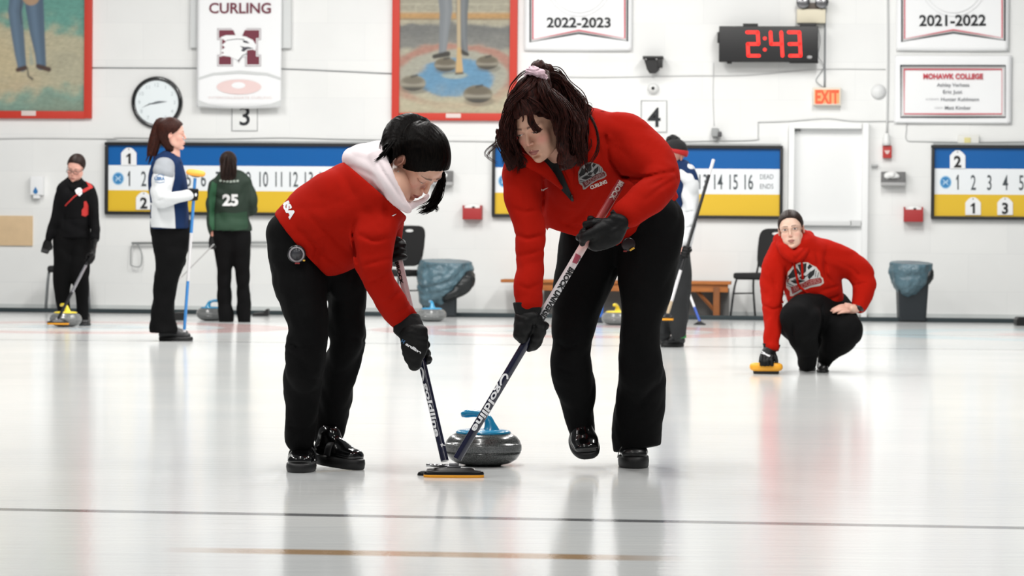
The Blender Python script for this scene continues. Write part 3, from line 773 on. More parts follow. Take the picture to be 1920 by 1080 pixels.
cable('cable', [(1533, 50, .08), (1538, 75, .05), (1534, 105, .06), (1545, 125, .02), (1530, 150, .02), (1544, 164, .02)], .004, CGR, 'loose grey cable looping from the digital clock to the exit sign')
cable('conduit', [(172, 127), (400, 128), (530, 129), (735, 138)], .006, CGR, 'thin line of conduit between the two framed paintings', 'conduit')
cable('cable', [(-60, 262), (55, 259), (210, 260), (225, 258), (400, 260), (530, 258), (660, 261), (920, 265), (1180, 266), (1335, 264), (1415, 262), (1421, 255), (1421, 229)], .006, CWH, 'long pale cable running along the wall above the scoreboards')
cable('cable', [(1421, 229), (1480, 227), (1550, 222), (1600, 227), (1690, 228), (1699, 240), (1700, 262), (1730, 265), (1850, 266), (1990, 264)], .006, CWH, 'pale cable draped over the door towards the right scoreboard')
cable('cable', [(975, 140), (1100, 145), (1290, 142), (1400, 141), (1540, 130), (1660, 130)], .004, CWH, 'thin pale cable passing below the small wall camera')
cable('conduit', [(1664, -50), (1665, 100), (1663, 250)], .012, CWH, 'white vertical conduit beside the name banner', 'conduit')
cable('cable', [(1338, 118), (1337, 180), (1339, 236)], .003, CWH, 'hair-thin cable down to the small grey wall camera')
r = wroot('security_camera', 1225, 138, 'black camera on a bracket above the white dome', 'camera')
c = wpt(1222, 122, .14); axc = np.array([WU, [0, 0, 1], WN])
m = MB(); V = []
top = [(1206, 106), (1242, 106), (1238, 118), (1236, 132), (1229, 138), (1218, 138), (1213, 130)]
F_ = [wpt(x, y, .16) for x, y in top]; B_ = [wpt(x*.5+612, y*.6+46, .02) for x, y in top]; n = len(top)
meshobj('body', F_+B_, [list(range(n))]+[[2*n-1-i for i in range(n)]]+[[i, n+i, n+(i+1) % n, (i+1) % n] for i in range(n)], BLACKP, r, smooth=False)
m = MB(); wbox(m, 1205, 105, 1243, 110, .02, .19, .003); m.build('mount', BLACKP, r); m = MB(); wbox(m, 1233, 110, 1242, 127, .10, .18, .004); m.build('side_box', BLACKP, r)
wallart('screw', merge(ellipse(1211, 111, 1.5, 1.5, 10), ellipse(1231, 111, 1.5, 1.5, 10)), .192, mat('grey_sensor', (.6, .6, .6), .4), r)
r = wroot('dome_camera', 1225, 172, 'small round white camera directly above the numeral 4 sign', 'camera')
MB().lathe([(.06, 0), (.06, .02), (.05, .05), (.03, .07), (0.001, .075)], 24, wpt(1225, 166, 0), axc).build('dome', WHITE, r, smooth=True)
MB().lathe([(.018, .070), (.018, .078), (.01, .082)], 16, wpt(1225, 166, 0), axc).build('lens', BLACKP, r, smooth=True)
r = wroot('wall_camera', 1343, 262, 'small grey box camera above the middle scoreboard', 'camera')
m = MB(); wbox(m, 1334, 240, 1347, 256, 0, .09, .01); wbox(m, 1338, 256, 1344, 264, 0, .05, .005); m.build('body', mat('cam_grey', (.60, .61, .61), .5), r)
m = MB(); wbox(m, 1346, 247, 1353, 256, .03, .12, .01); m.build('lens_hood', mat('dark_grey', (.28, .28, .29), .5), r)
r = wroot('fire_alarm', 1663, 298, 'red fire alarm pull station right of the door', 'fire alarm')
m = MB(); wbox(m, 1655, 273, 1672, 296.5, 0, .06, .006); m.build('box', mat('alarm_red', 'b3322e', .4), r)
wallart('pull_handle', poly([(1658, 282), (1669, 282), (1667, 286), (1665, 289), (1662, 289), (1660, 286)]), .063, mat('alarm_white', (.85, .75, .73), .5), r)
o = MB().lathe([(.045, -.06), (.04, -.02), (.03, .06), (.02, .07)], 16, wpt(1662, 262, .05), np.array([WU, WN, [0, 0, 1]])).build('alarm_horn', WHITE, smooth=True); tag(o, 'small white cone fitting above the red fire alarm', 'alarm')
m = MB(); wbox(m, 1634, 308, 1646, 312, 0, .05, .004); o = m.build('wall_hook', mat('hook', (.70, .71, .71), .5)); tag(o, 'tiny pale bracket between the door and the tissue box', 'hook')
def tissue(x0, y0, x1, y1, label):
    r = wroot('tissue_holder', (x0+x1)/2, y1, label, 'tissue box')
    m = MB(); wbox(m, x0, y0, x1, y1-5, 0, .11, .006); m.build('box', mat('tissue_grey', (.42, .42, .42), .45), r)
    m = MB(); wbox(m, x0, y1-6, x1, y1, 0, .115, .004); m.build('lower_edge', mat('tissue_edge', (.66, .66, .66), .5), r)
    w_ = x1-x0
    f = Field(wpt(x0, y1, .2)-.02, wpt(x1, y0, .0)+.02, .006)
    f.chain([wpt(x0+w_*.2, y0+8, .11), wpt(x0+w_*.45, y0+6, .125), wpt(x0+w_*.7, y0+9, .11)], [.03, .035, .02], [.02, .03, .015], wd=(0, 0, 1)); f.wrinkle(.008, 60, 3)
    meshobj('tissue', *f.mesh(1), WHITE, r)
tissue(1652, 322, 1698, 348, 'grey wall tissue box with white tissue, left of the right scoreboard')
tissue(806, 320, 848, 347, 'grey wall tissue box partly behind the left sweeper\'s fringe')
def redbox(x0, y0, x1, y1, label):
    r = wroot('red_wall_box', (x0+x1)/2, y1, label, 'box')
    m = MB(); wbox(m, x0, y0+8, x1, y1, 0, .12, .006); wbox(m, x0, y0+3, x0+3, y0+9, 0, .12); wbox(m, x1-3, y0+3, x1, y0+9, 0, .12); m.build('box', mat('box_red', 'a82a2c', .45), r)
    f = Field(wpt(x0, y1, .2)-.02, wpt(x1, y0, .0)+.02, .006)
    f.chain([wpt(x0+5, y0+8, .06), wpt((x0+x1)/2, y0+7, .06), wpt(x1-6, y0+8, .06)], [.02, .035, .025], .035, wd=(0, 0, 1)); f.wrinkle(.006, 60, 3)
    meshobj('cloths', *f.mesh(1), WHITE, r)
    m = MB(); wbox(m, (x0+x1)/2, y0+5, (x0+x1)/2+5, y0+9, .03, .11, .004); m.build('marker', BLACKP, r)
redbox(1694.5, 385, 1731, 416, 'small red wall box with white cloths, near the right scoreboard')
redbox(867, 382, 903, 411.5, 'small red wall box with white cloths, between the sweepers')
r = wroot('soap_dispenser', 68, 372, 'white sanitiser dispenser with a blue drop at left', 'dispenser')
m = MB(); wbox(m, 56, 330, 80, 366, 0, .09, .012); wbox(m, 62, 364, 74, 372, .02, .08, .004); m.build('housing', mat('dispenser_white', (.93, .935, .94), .4), r)
wallart('blue_drop', poly([(66.5, 350)]+[(66.5+4.3*math.sin(a), 359+4.6*-math.cos(a)) for a in np.linspace(.7, 2*PI-.7, 18)]), .093, mat('drop_blue', '2f74b0', .4), r)
m = MB(); wbox(m, -40, 404.5, 61, 460.5, 0, .02, .003); o = m.build('wooden_board', mat('beige_board', 'd4b892', .6, var=.05, vscale=9)); tag(o, 'plain beige wooden board on the wall at the left edge', 'board')
# rail and its wire loop
r = wroot('wall_rail', 370, 460, 'grey horizontal rail behind the standing women, with a hanging wire loop', 'rail')
MB().tube([wpt(247, 456, .05), wpt(498, 454.5, .05), wpt(560, 454, .05)], .013, 8).build('bar', mat('rail_grey', (.60, .61, .61), .4), r, smooth=True)
MB().tube([wpt(*p, .06) for p in ((251, 457), (246, 466), (245, 490), (247, 498), (263, 499), (266, 480), (262, 464), (256, 457))], .007, 6, sub=5).build('wire_loop', mat('rail_grey', (.60, .61, .61), .4), r, smooth=True)
for x in (260, 400, 540): MB().tube([wpt(x, 456, 0), wpt(x, 456, .05)], .01, 6).build('bracket', mat('rail_grey', (.60, .61, .61), .4), r, smooth=True)
# faint round fitting
o = MB().lathe([(.08, 0), (.08, .015), (.05, .03), (.02, .05), (.001, .05)], 24, wpt(1647, 172, 0), axc).build('round_fitting', mat('fitting', (.88, .885, .885), .5), smooth=True); tag(o, 'faint white round wall fitting left of the name banner', 'wall fitting')

# ------------------------------------------------------------------ door
m = MB(); dw = mat('door_paint', (.90, .905, .905), .45)
for a in ((1478, 231, 1488, 602), (1616, 231, 1627, 602), (1488, 231, 1616, 241)): wbox(m, *a, -.05, .10, .003)
fr = m.build('trim_2', mat('door_frame', (.925, .93, .93), .5)); tag(fr, kind='structure')
m = MB(); wbox(m, 1488, 241, 1616, 602, -.03, .008, .002); dr = m.build('door_1', dw); tag(dr, kind='structure')
m = MB(); wbox(m, 1500, 415, 1595, 423, .02, .07, .004); m.build('push_bar', mat('bar', (.84, .845, .845), .4), dr)
m = MB(); wbox(m, 1593, 413, 1614, 424, .008, .06, .004); wbox(m, 1500, 413, 1508, 424, .008, .06, .004); m.build('latch_case', mat('case', (.80, .805, .805), .4), dr)
wallart('latch_slot', poly([(1593, 415), (1596, 415), (1596, 422), (1593, 422)]), .064, mat('slot', (.25, .25, .25), .5), dr)
m = MB(); wbox(m, 1490, 243, 1501, 246, .008, .03); m.build('closer', mat('closer', (.5, .5, .5), .5), dr)
m = MB(); wbox(m, 1610, 590, 1628, 596, .0, .08, .003); o = m.build('door_stop', mat('stop', (.55, .54, .52), .5)); tag(o, 'small grey door stop at the foot of the door', 'door stop')

r = wroot('wall_box', 1815, 271, 'small pale box with a yellowish centre above the right scoreboard', 'box')
m = MB(); wbox(m, 1796, 253, 1836, 270, 0, .05, .01); m.build('case', mat('pale_case', (.87, .87, .85), .5), r)
m = MB(); wbox(m, 1808, 258, 1820, 269, .05, .06, .004); m.build('label_plate', mat('yellowish', (.84, .80, .55), .5), r)
# ------------------------------------------------------------------ curling stones
def granite(name, c1, c2):
    if name in MATS: return MATS[name]
    m = mat(name, c1, .22, coat=.25); nt = m.node_tree; N = nt.nodes; L = nt.links; b = N['Principled BSDF']
    tc = N.new('ShaderNodeTexCoord'); n = N.new('ShaderNodeTexNoise'); n.inputs['Scale'].default_value = 260; n.inputs['Detail'].default_value = 3; L.new(tc.outputs['Object'], n.inputs['Vector'])
    r = N.new('ShaderNodeValToRGB'); r.color_ramp.elements[0].position = .38; r.color_ramp.elements[1].position = .68
    r.color_ramp.elements[0].color = (*lin(c1), 1); r.color_ramp.elements[1].color = (*lin(c2), 1)
    L.new(n.outputs['Fac'], r.inputs['Fac']); L.new(r.outputs[0], b.inputs['Base Color']); return m
GRAN = granite('granite', '2c2e2e', '5c5f5e'); GBAND = granite('granite_band', '4c4f4f', '77797a'); GBAND.node_tree.nodes['Principled BSDF'].inputs['Roughness'].default_value = .6
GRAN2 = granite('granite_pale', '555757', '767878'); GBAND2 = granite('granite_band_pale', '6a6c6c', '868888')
SBLUE = mat('handle_blue', '1b8ab8', .25, coat=.4); SYEL = mat('handle_yellow', 'e3cb28', .3, coat=.3)
def stone(x, D, hcol, yaw, label, g=(None, None)):
    r_ = .145
    c = W(x, 600, D); c[2] = 0
    root = empty('curling_stone', c, label, 'curling stone', 'curling stones on the ice')
    g1, g2 = g if g[0] else (GRAN, GBAND)
    prof = [(.055, .0015), (.066, 0), (.074, .003), (.105, .010), (.128, .024), (.1395, .041), (.1435, .052)]
    band = [(.1435, .052), (.145, .056), (.1455, .068), (.145, .080), (.1435, .084)]
    top = [(.1435, .084), (.1385, .096), (.127, .110), (.108, .121), (.085, .127), (.03, .128)]
    MB().lathe(prof+band+top, 64, c).build('body', g1, root, smooth=True)
    MB().lathe([(.1438, .054), (.1458, .057), (.1463, .068), (.1458, .079), (.1438, .082)], 64, c).build('striking_band', g2, root, smooth=True)
    MB().lathe([(.104, .120), (.106, .126), (.098, .133), (.07, .137), (.02, .138)], 48, c).build('handle_plate', hcol, root, smooth=True)
    cy, sy = math.cos(yaw), math.sin(yaw)
    P = [np.array([cy*a, sy*a, z])+c for a, z in ((.030, .128), (.030, .140), (.026, .158), (.018, .176), (-.002, .190), (-.035, .196), (-.070, .194), (-.088, .190))]
    MB().tube(P, [.040, .030, .021, .017, .0145, .0135, .015, .010], 14, sub=4).build('handle', hcol, root, smooth=True)
    return root
stone(908, 12.19, SBLUE, -.35, 'large dark granite curling stone with blue handle behind the crossed brooms')
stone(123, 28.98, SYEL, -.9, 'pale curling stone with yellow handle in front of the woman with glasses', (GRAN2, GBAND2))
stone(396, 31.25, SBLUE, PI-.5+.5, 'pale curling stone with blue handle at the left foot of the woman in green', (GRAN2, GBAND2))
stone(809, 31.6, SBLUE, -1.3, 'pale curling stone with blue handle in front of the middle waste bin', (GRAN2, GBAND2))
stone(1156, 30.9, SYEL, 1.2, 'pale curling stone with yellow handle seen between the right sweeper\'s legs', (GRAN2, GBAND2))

# ------------------------------------------------------------------ brooms
PADY = mat('brush_pad', 'e79c1c', .75, bump=.3, bscale=300, bdist=.002); BRB = mat('brush_black', '0a0a0c', .35, spec=.3)
def broom(name, A, B, rad, segs, label, head=True, hw=.111, hyaw=0, tilt=0, padthick=.016, group=None):
    """A = lower end (on the head), B = upper end; segs = [(t0, t1, material, part name)]"""
    A = np.asarray(A, float); B = np.asarray(B, float)
    root = empty(name, A, label, 'broom', group); parts = {}
    for t0, t1, m, nm in segs:
        parts[nm] = MB().tube([A+(B-A)*t0, A+(B-A)*t1], rad, 20).build(nm, m, root, smooth=False)
    if head:
        cy, sy = math.cos(hyaw), math.sin(hyaw); ax = np.array([[cy, sy, 0], [-sy, cy, 0], [0, 0, 1.]])
        if tilt: t = Matrix.Rotation(tilt, 3, 'Y'); ax = np.array([t @ Vector(a) for a in ax])
        h0 = A-ax[2]*(.052)
        def slab(prof, nm, m):
            mb = MB(); V = []; F = []; n = 48
            for s, z in prof:
                for k in range(n):
                    th = 2*PI*k/n; cx, sn = math.cos(th), math.sin(th)
                    V.append(h0+ax[0]*(hw*s)*math.copysign(abs(cx)**.55, cx)+ax[1]*(.036*(s if s > .5 else s))*math.copysign(abs(sn)**.6, sn)+ax[2]*z)
            for i in range(len(prof)-1):
                for k in range(n): F.append([i*n+k, i*n+(k+1) % n, (i+1)*n+(k+1) % n, (i+1)*n+k])
            F.append(list(range(n))[::-1]); F.append([(len(prof)-1)*n+k for k in range(n)])
            mb.add(V, F); return mb.build(nm, m, root, smooth=True)
        slab([(.93, 0), (.955, .001), (.99, padthick*.6), (.985, padthick)], 'pad', PADY)
        slab([(.985, padthick), (.99, padthick+.004), (.96, padthick+.011), (.88, padthick+.015), (.70, padthick+.017), (.66, padthick+.024), (.40, padthick+.026)], 'brush_plate', BRB)
        mb = MB(); mb.tube([A-ax[0]*.018-ax[2]*.004, A+ax[0]*.018-ax[2]*.004], .010, 14); mb.box(A-ax[2]*.010, (.05, .03, .012), ax, .003)
        mb.build('hinge', mat('hinge_metal', (.35, .35, .36), .25, metal=.8), root)
    return root, parts
NAVY = mat('shaft_navy', '191b33', .22, coat=.5); SWHITE = mat('shaft_white', 'd8d6d8', .3, coat=.3); SPINK = mat('shaft_pink', 'd9a29c', .3, coat=.3); SREDP = mat('shaft_red', '7d2328', .35)
SPALE = mat('shaft_pale_pink', 'd9c0c2', .3, coat=.3)
WHI = mat('white_print', (.90, .90, .91), .5); BLK = mat('black_print', (.06, .06, .07), .5)
def gradient_shaft(name, stops, A, B):
    """paint that changes along the shaft"""
    m = mat(name, 'ffffff', .28, coat=.4); nt = m.node_tree; N = nt.nodes; L = nt.links; b = N['Principled BSDF']
    tc = N.new('ShaderNodeTexCoord'); sp = N.new('ShaderNodeSeparateXYZ'); L.new(tc.outputs['Object'], sp.inputs[0])
    mr = N.new('ShaderNodeMapRange'); mr.inputs[1].default_value = A[2]; mr.inputs[2].default_value = B[2]; L.new(sp.outputs[2], mr.inputs[0])
    r = N.new('ShaderNodeValToRGB'); e = r.color_ramp.elements
    while len(e) < len(stops): e.new(.5)
    for q, (p, c) in zip(e, stops): q.position = p; q.color = (*lin(c), 1)
    L.new(mr.outputs[0], r.inputs[0]); L.new(r.outputs[0], b.inputs['Base Color']); return m
# right sweeper's broom
A = W(851, 871, 11.58); B = W(1166, 340, 11.63)
sm = gradient_shaft('shaft_fade', [(0, 'd9d7da'), (.30, 'dedcdf'), (.48, 'dccbcb'), (.62, 'd78f86'), (.74, 'b54a44'), (.85, '8a2a2c'), (1, '7a2428')], A+(B-A)*.47, B)
br_r, pr = broom('curling_broom', A, B, .0158, [(.02, .47, NAVY, 'lower_shaft'), (.47, 1.0, sm, 'upper_shaft')], 'broom with fading red-to-white upper shaft held by the right sweeper', hyaw=.04)
rt = math.degrees(math.atan2(531, -315))
decal('lettering', textpx('goldline', 914, 766, 11.5, 99, rot=rt, bold=.03, shear=.15), [pr['lower_shaft']], WHI, pr['lower_shaft'], .0012, sub=4)
decal('printed_arc', line2d([(945+5.5*math.cos(t)+3*math.sin(t)*-1, 713+11*math.sin(t)) for t in np.linspace(-.2, -4.2, 16)], 3.4), [pr['lower_shaft']], WHI, pr['lower_shaft'], .0012, sub=3)
decal('lettering', textpx('BROCK UNIVERSITY', 1041, 556, 9.0, 124, rot=rt, bold=.05, shear=.1), [pr['upper_shaft']], BLK, pr['upper_shaft'], .0012, sub=3)
decal('crest', merge(poly([(1080, 475), (1089, 480), (1081, 495), (1073, 492)])), [pr['upper_shaft']], mat('crest_red', '9c3a4c', .5), pr['upper_shaft'], .0012, sub=3)
decal('crest', merge(poly([(1082, 492), (1089, 482), (1090, 487), (1084, 498)])), [pr['upper_shaft']], mat('crest_dark', '55605e', .5), pr['upper_shaft'], .0014, sub=3)
decal('lettering', textpx('BROCK', 1157, 356, 8.5, 42, rot=rt, bold=.04), [pr['upper_shaft']], mat('pale_print', (.66, .60, .58), .5), pr['upper_shaft'], .0012, sub=3)
# left sweeper's broom
A2 = W(836, 873, 11.66); B2 = W(739, 452, 11.92)
br_l, pl_ = broom('curling_broom', A2, B2, .0148, [(.02, .47, NAVY, 'lower_shaft'), (.47, 1.0, SPALE, 'upper_shaft')], 'broom with navy lower shaft and pale pink top held by the left sweeper', hw=.105, hyaw=-.06)
rt2 = math.degrees(math.atan2(421, 97))
decal('lettering', textpx('goldline', 809.5, 768, 8.0, 104, rot=rt2, bold=.03, shear=.1), [pl_['lower_shaft']], WHI, pl_['lower_shaft'], .0012, sub=4)
decal('printed_arc', line2d([(789+5*math.cos(t), 704+14*math.sin(t)) for t in np.linspace(1.0, -2.3, 14)], 3.2), [pl_['lower_shaft']], WHI, pl_['lower_shaft'], .0012, sub=3)
decal('small_mark', merge(line2d([(826, 834), (840, 836)], 2), line2d([(829, 831), (828, 838)], 1.6)), [pl_['lower_shaft']], WHI, pl_['lower_shaft'], .0012, sub=3)
decal('lettering', textpx('BROCK', 749, 512, 5.5, 44, rot=rt2, bold=.05), [pl_['upper_shaft']], BLK, pl_['upper_shaft'], .0012, sub=3)
mb = MB(); mb.tube([W(799, 872, 11.6), W(834, 873.5, 11.6)], .0055, 12); mb.build('hinge_rod', mat('steel', (.75, .75, .76), .18, metal=.9), br_l, smooth=True)
# background brooms
SIL = mat('shaft_silver', (.62, .62, .64), .2, metal=.7); DRK = mat('shaft_dark', '101114', .35); BLU = mat('shaft_blue', '2c7fc6', .3, coat=.3)
A3 = W(109, 598, 28.75); B3 = W(171, 478, 28.85)
broom('curling_broom', A3, B3, .0135, [(0, .42, DRK, 'lower_shaft'), (.42, .84, SIL, 'upper_shaft'), (.84, 1, DRK, 'grip')], 'silver-shafted broom held by the woman with glasses, brush over the yellow-handled stone', hw=.10)
A4 = W(345.5, 622, 25.45); B4 = W(366, 331, 25.25)
r4, _ = broom('curling_broom', A4, B4, .0125, [(0, .015, SWHITE, 'tip'), (.015, .33, BLU, 'lower_shaft'), (.33, .64, SWHITE, 'middle_shaft'), (.64, .99, BLU, 'upper_shaft')], 'blue and white broom held upside down by the woman in blue and white', head=False)
h = W(367, 325, 25.25); rt_ = Matrix.Rotation(.13, 3, 'Y'); axh = np.array([rt_ @ Vector(v) for v in ((1, 0, 0), (0, .93, .36), (0, -.36, .93))])
MB().lathe([(.060, -.012), (.072, -.008), (.075, 0), (.074, .012), (.066, .018)], 40, h, axh*np.array([[1.02], [.55], [1]]), sq=.75).build('pad', mat('pad_orange', 'f0a43c', .75), r4, smooth=True)
MB().lathe([(.03, -.026), (.06, -.013)], 40, h, axh*np.array([[1.0], [.55], [1]]), sq=.75).build('brush_plate', BRB, r4, smooth=True)
A5 = W(1252, 588, 24.55); B5 = W(1338, 299, 24.75)
broom('curling_broom', A5, B5, .0125, [(0, .08, mat('shaft_tan', 'b9a58a', .4), 'ferrule'), (.08, .28, SWHITE, 'lower_shaft'), (.28, .42, DRK, 'grip'), (.42, .9, DRK, 'upper_shaft'), (.9, 1, SWHITE, 'tip')], 'long black and white broom slanting across the person in the bobble hat', hw=.045)
A6 = W(1312, 602.5, 31.15); B6 = W(1262, 470, 31.45)
broom('curling_broom', A6, B6, .012, [(0, .2, mat('shaft_deepblue', '2a4fa8', .3), 'lower_shaft'), (.2, 1, SWHITE, 'upper_shaft')], 'white and blue broom with orange brush standing behind the bobble-hat player\'s leg', hw=.06)
# thin stick of the woman in green
A7 = W(300, 560, 30.9); B7 = W(401, 458, 30.6)
broom('curling_broom', A7, B7, .006, [(0, .40, SWHITE, 'lower_shaft'), (.40, 1, mat('stick_grey', (.70, .71, .71), .4), 'upper_shaft')], 'thin pale stick held down to the left by the woman in green', head=False)
# brush under the crouching player's glove
c = W(1436.5, 690, 20.36); c[2] = 0
root = empty('brush_head', c, 'orange oval brush on a black base under the crouching player\'s glove', 'brush')
MB().lathe([(.0, 0), (.078, 0), (.082, .005), (.082, .02), (.0, .02)][1:4], 40, c, np.array([[1, 0, 0], [0, .5, 0], [0, 0, 1.]]), sq=.6).build('base', BLACKP, root)
MB().lathe([(.080, .018), (.096, .024), (.105, .036), (.105, .052), (.099, .064), (.085, .070), (.03, .071)], 48, c, np.array([[1, 0, 0], [0, .5, 0], [0, 0, 1.]]), sq=.6).build('pad', mat('pad_amber', 'f0a92a', .45), root, smooth=True)

# ------------------------------------------------------------------ chairs
CHF = mat('chair_fabric', '161617', .8, bump=.2, bscale=200, bdist=.002); CHM = mat('chair_metal', '26272a', .3, metal=.4)
def chair(x, D, yaw, label, z0=0.0, back=True, back_h=.95, metal=None, slot=True):
    M_ = metal or CHM
    c = W(x, 590, D); c[2] = z0; root = empty('banquet_chair', c, label, 'chair', 'dark chairs along the back wall')
    f = np.array([math.sin(yaw), -math.cos(yaw), 0]); s = np.array([math.cos(yaw), math.sin(yaw), 0]); u = np.array([0, 0, 1.]); ax = np.array([s, -f, u])
    P = lambda a, b, z: c+s*a+f*b+u*z
    MB().box(P(0, .02, .455), (.43, .42, .065), ax, .028).build('seat', CHF, root, smooth=False)
    if back:
        n = 28; V = []; zs = .52; H = back_h-.52
        out = []
        for k in range(n):
            th = 2*PI*k/n; cx, sn = math.cos(th), math.sin(th); out.append((math.copysign(abs(cx)**.42, cx)*.205*(1-.10*(sn < 0)*abs(sn)), zs+H/2+math.copysign(abs(sn)**.45, sn)*H/2))
        def yb(z): return -.21-(z-.5)*.16
        hole = [(.065*math.cos(2*PI*k/n), back_h-.055+.016*math.sin(2*PI*k/n)) for k in range(n)]
        for d in (0, .035):
            for a, z in out: V.append(P(a, yb(z)-d+.02, z))
            for a, z in hole: V.append(P(a, yb(z)-d+.02, z))
        F = []
        for k in range(n):
            k2 = (k+1) % n
            F.append([k, k2, n+k2, n+k]); F.append([2*n+k2, 2*n+k, 3*n+k, 3*n+k2]); F.append([k, 2*n+k, 2*n+k2, k2]); F.append([n+k, n+k2, 3*n+k2, 3*n+k])
        meshobj('backrest', V, F, CHF, root, smooth=False)
        for a in (-.19, .19):
            MB().tube([P(a, -.18, .44), P(a, yb(.55), .55), P(a*.98, yb(.75), .75)], .011, 8).build('back_post', M_, root, smooth=True)
    for a in (-1, 1):
        MB().tube([P(a*.20, .17, .43), P(a*.215, .20, .30), P(a*.235, .235, 0)], .011, 8, sub=3).build('leg', M_, root, smooth=True)
        MB().tube([P(a*.20, -.15, .43), P(a*.215, -.17, .30), P(a*.235, -.245, 0)], .011, 8, sub=3).build('leg', M_, root, smooth=True)
    mb = MB(); mb.tube([P(-.2, .17, .425), P(.2, .17, .425)], .010, 8); mb.tube([P(-.2, -.15, .425), P(.2, -.15, .425)], .010, 8); mb.tube([P(-.2, .17, .425), P(-.2, -.15, .425)], .010, 8); mb.tube([P(.2, .17, .425), P(.2, -.15, .425)], .010, 8)
    for a in (-1, 1): mb.tube([P(a*.222, .212, .27), P(a*.222, -.185, .27)], .008, 8)
    mb.build('seat_frame', M_, root, smooth=True); return root
chair(1428, 33.25, -.65, 'black chair beside the bench, behind the crouching player')
chair(737, 33.5, -.62, 'black chair partly hidden behind the left sweeper')
chair(127, 34.4, .12, 'dark chair with grey tube legs behind the woman with glasses', back=False, metal=mat('tube_grey', '6e7173', .3, metal=.3))
# ------------------------------------------------------------------ bench
WOOD = mat('orange_wood', 'a8642c', .55, var=.25, vscale=5, stretch=(1, 1, 8)); WOOD2 = mat('dark_wood', '8a5227', .6, var=.2, vscale=5)
root = wroot('bench', 1150, 600, 'long orange wooden bench behind the right sweeper', 'bench')
u0, z0, u1, z1 = wrect(943, 525, 1371, 531, .30)
mb = MB(); mb.box(wp((u0+u1)/2, z1-.018, .34), (u1-u0, .40, .035), AXW, .004); mb.build('seat', WOOD, root)
mb = MB(); mb.box(wp((u0+u1)/2+.2, z1-.075, .50), (u1-u0-.45, .03, .08), AXW, .003); mb.build('apron', WOOD, root)
for x in (990, 1344):
    u, _ = wuz(x, 560, .4); MB().box(wp(u, z1/2-.03, .50), (.065, .05, z1-.06), AXW, .003).build('leg', WOOD2, root); MB().box(wp(u, z1/2-.03, .20), (.065, .05, z1-.06), AXW, .003).build('leg', WOOD2, root)
a, b_ = wpt(1306, 545, .46), wpt(1340, 582, .46); MB().tube([a, b_], .02, 4).build('brace', WOOD2, root)
mb = MB(); mb.box(wp((u0+u1)/2+.2, z1/2-.04, .12), (u1-u0-.45, .02, z1-.08), AXW, .002); mb.build('shade_grey_sheet', mat('bench_shade_grey', (.50, .50, .495), .7, var=.12, vscale=2), root)  # added grey sheet, its tone carries bench shade and grey lower wall
# ------------------------------------------------------------------ waste bins
BAG = mat('bag_blue_grey', '4e6873', .33, bump=.6, bscale=14, bdist=.03, var=.25, vscale=9, trans=.0); BINM = mat('bin_black', '1a2126', .45)
def bin_(x0t, x1t, x0b, x1b, yt, yb, D, label, bag, dark):
    c = (W(x0b, yb, D)+W(x1b, yb, D))/2; root = empty('waste_bin', c, label, 'waste bin')
    V = []
    for (xa, xb, y) in ((x0b, x1b, yb), (x0t, x1t, yt)):
        a, b = W(xa, y, D), W(xb, y, D); w_ = (b[0]-a[0]); m_ = (a+b)/2
        if y == yb: zb = m_[2]
        for sx, sy in ((-1, -1), (1, -1), (1, 1), (-1, 1)): V.append([m_[0]+sx*w_/2, m_[1]+sy*w_*.42, m_[2] if y != yb else max(zb, .004)])
    o = meshobj('bin', V, [[0, 1, 2, 3][::-1], [4, 5, 6, 7], [0, 1, 5, 4], [1, 2, 6, 5], [2, 3, 7, 6], [3, 0, 4, 7]], BINM, root, smooth=False)
    md = o.modifiers.new('bevel', 'BEVEL'); md.width = .02; md.segments = 3
    for nm, ch, m_, sd in (('bin_liner', bag, BAG, 5), ('liner_fold', dark, mat('bag_black', '14181a', .4), 9)):
        P = [W(q[0], q[1], D+q[4] if len(q) > 4 else D-.02) for q in ch]; s = FPX/D
        f = Field(np.min(P, 0)-.3, np.max(P, 0)+.3, .011)
        f.chain(P, [q[2]/s for q in ch], [q[3] for q in ch], k=.02, sub=4, wd=(1, 0, 0) if nm == 'bin_liner' else None)
        f.wrinkle(.016, 20, sd); f.wrinkle(.007, 50, sd+1)
        if nm == 'bin_liner': f.plane(P[0]+np.array([0, 0, 3/s]), (0.02, -.1, 1))
        meshobj(nm, *f.mesh(1), m_, root)
bin_(795, 857, 800, 856, 520, 595, 33.35, 'black bin with blue-grey liner slumped to one side, between the sweepers', [(833, 492, 43, .20), (836, 504, 50, .22), (829, 522, 45, .23), (819, 540, 34, .21), (806, 556, 20, .18)], [(878, 515, 9, .1, -.1), (874, 528, 15, .13, -.1), (856, 545, 10, .12, -.12), (835, 558, 6, .1, -.15)])
bin_(1681, 1740, 1684, 1734, 512, 602, 32.95, 'black bin with a blue-grey liner under the red wall box on the right', [(1707, 495, 38, .18), (1708, 506, 39, .2), (1706, 520, 34, .2), (1701, 534, 22, .19), (1698, 541, 12, .18)], [(1743, 510, 5, .08, -.05), (1738, 520, 9, .1, -.05), (1728, 532, 6, .1, -.08)])
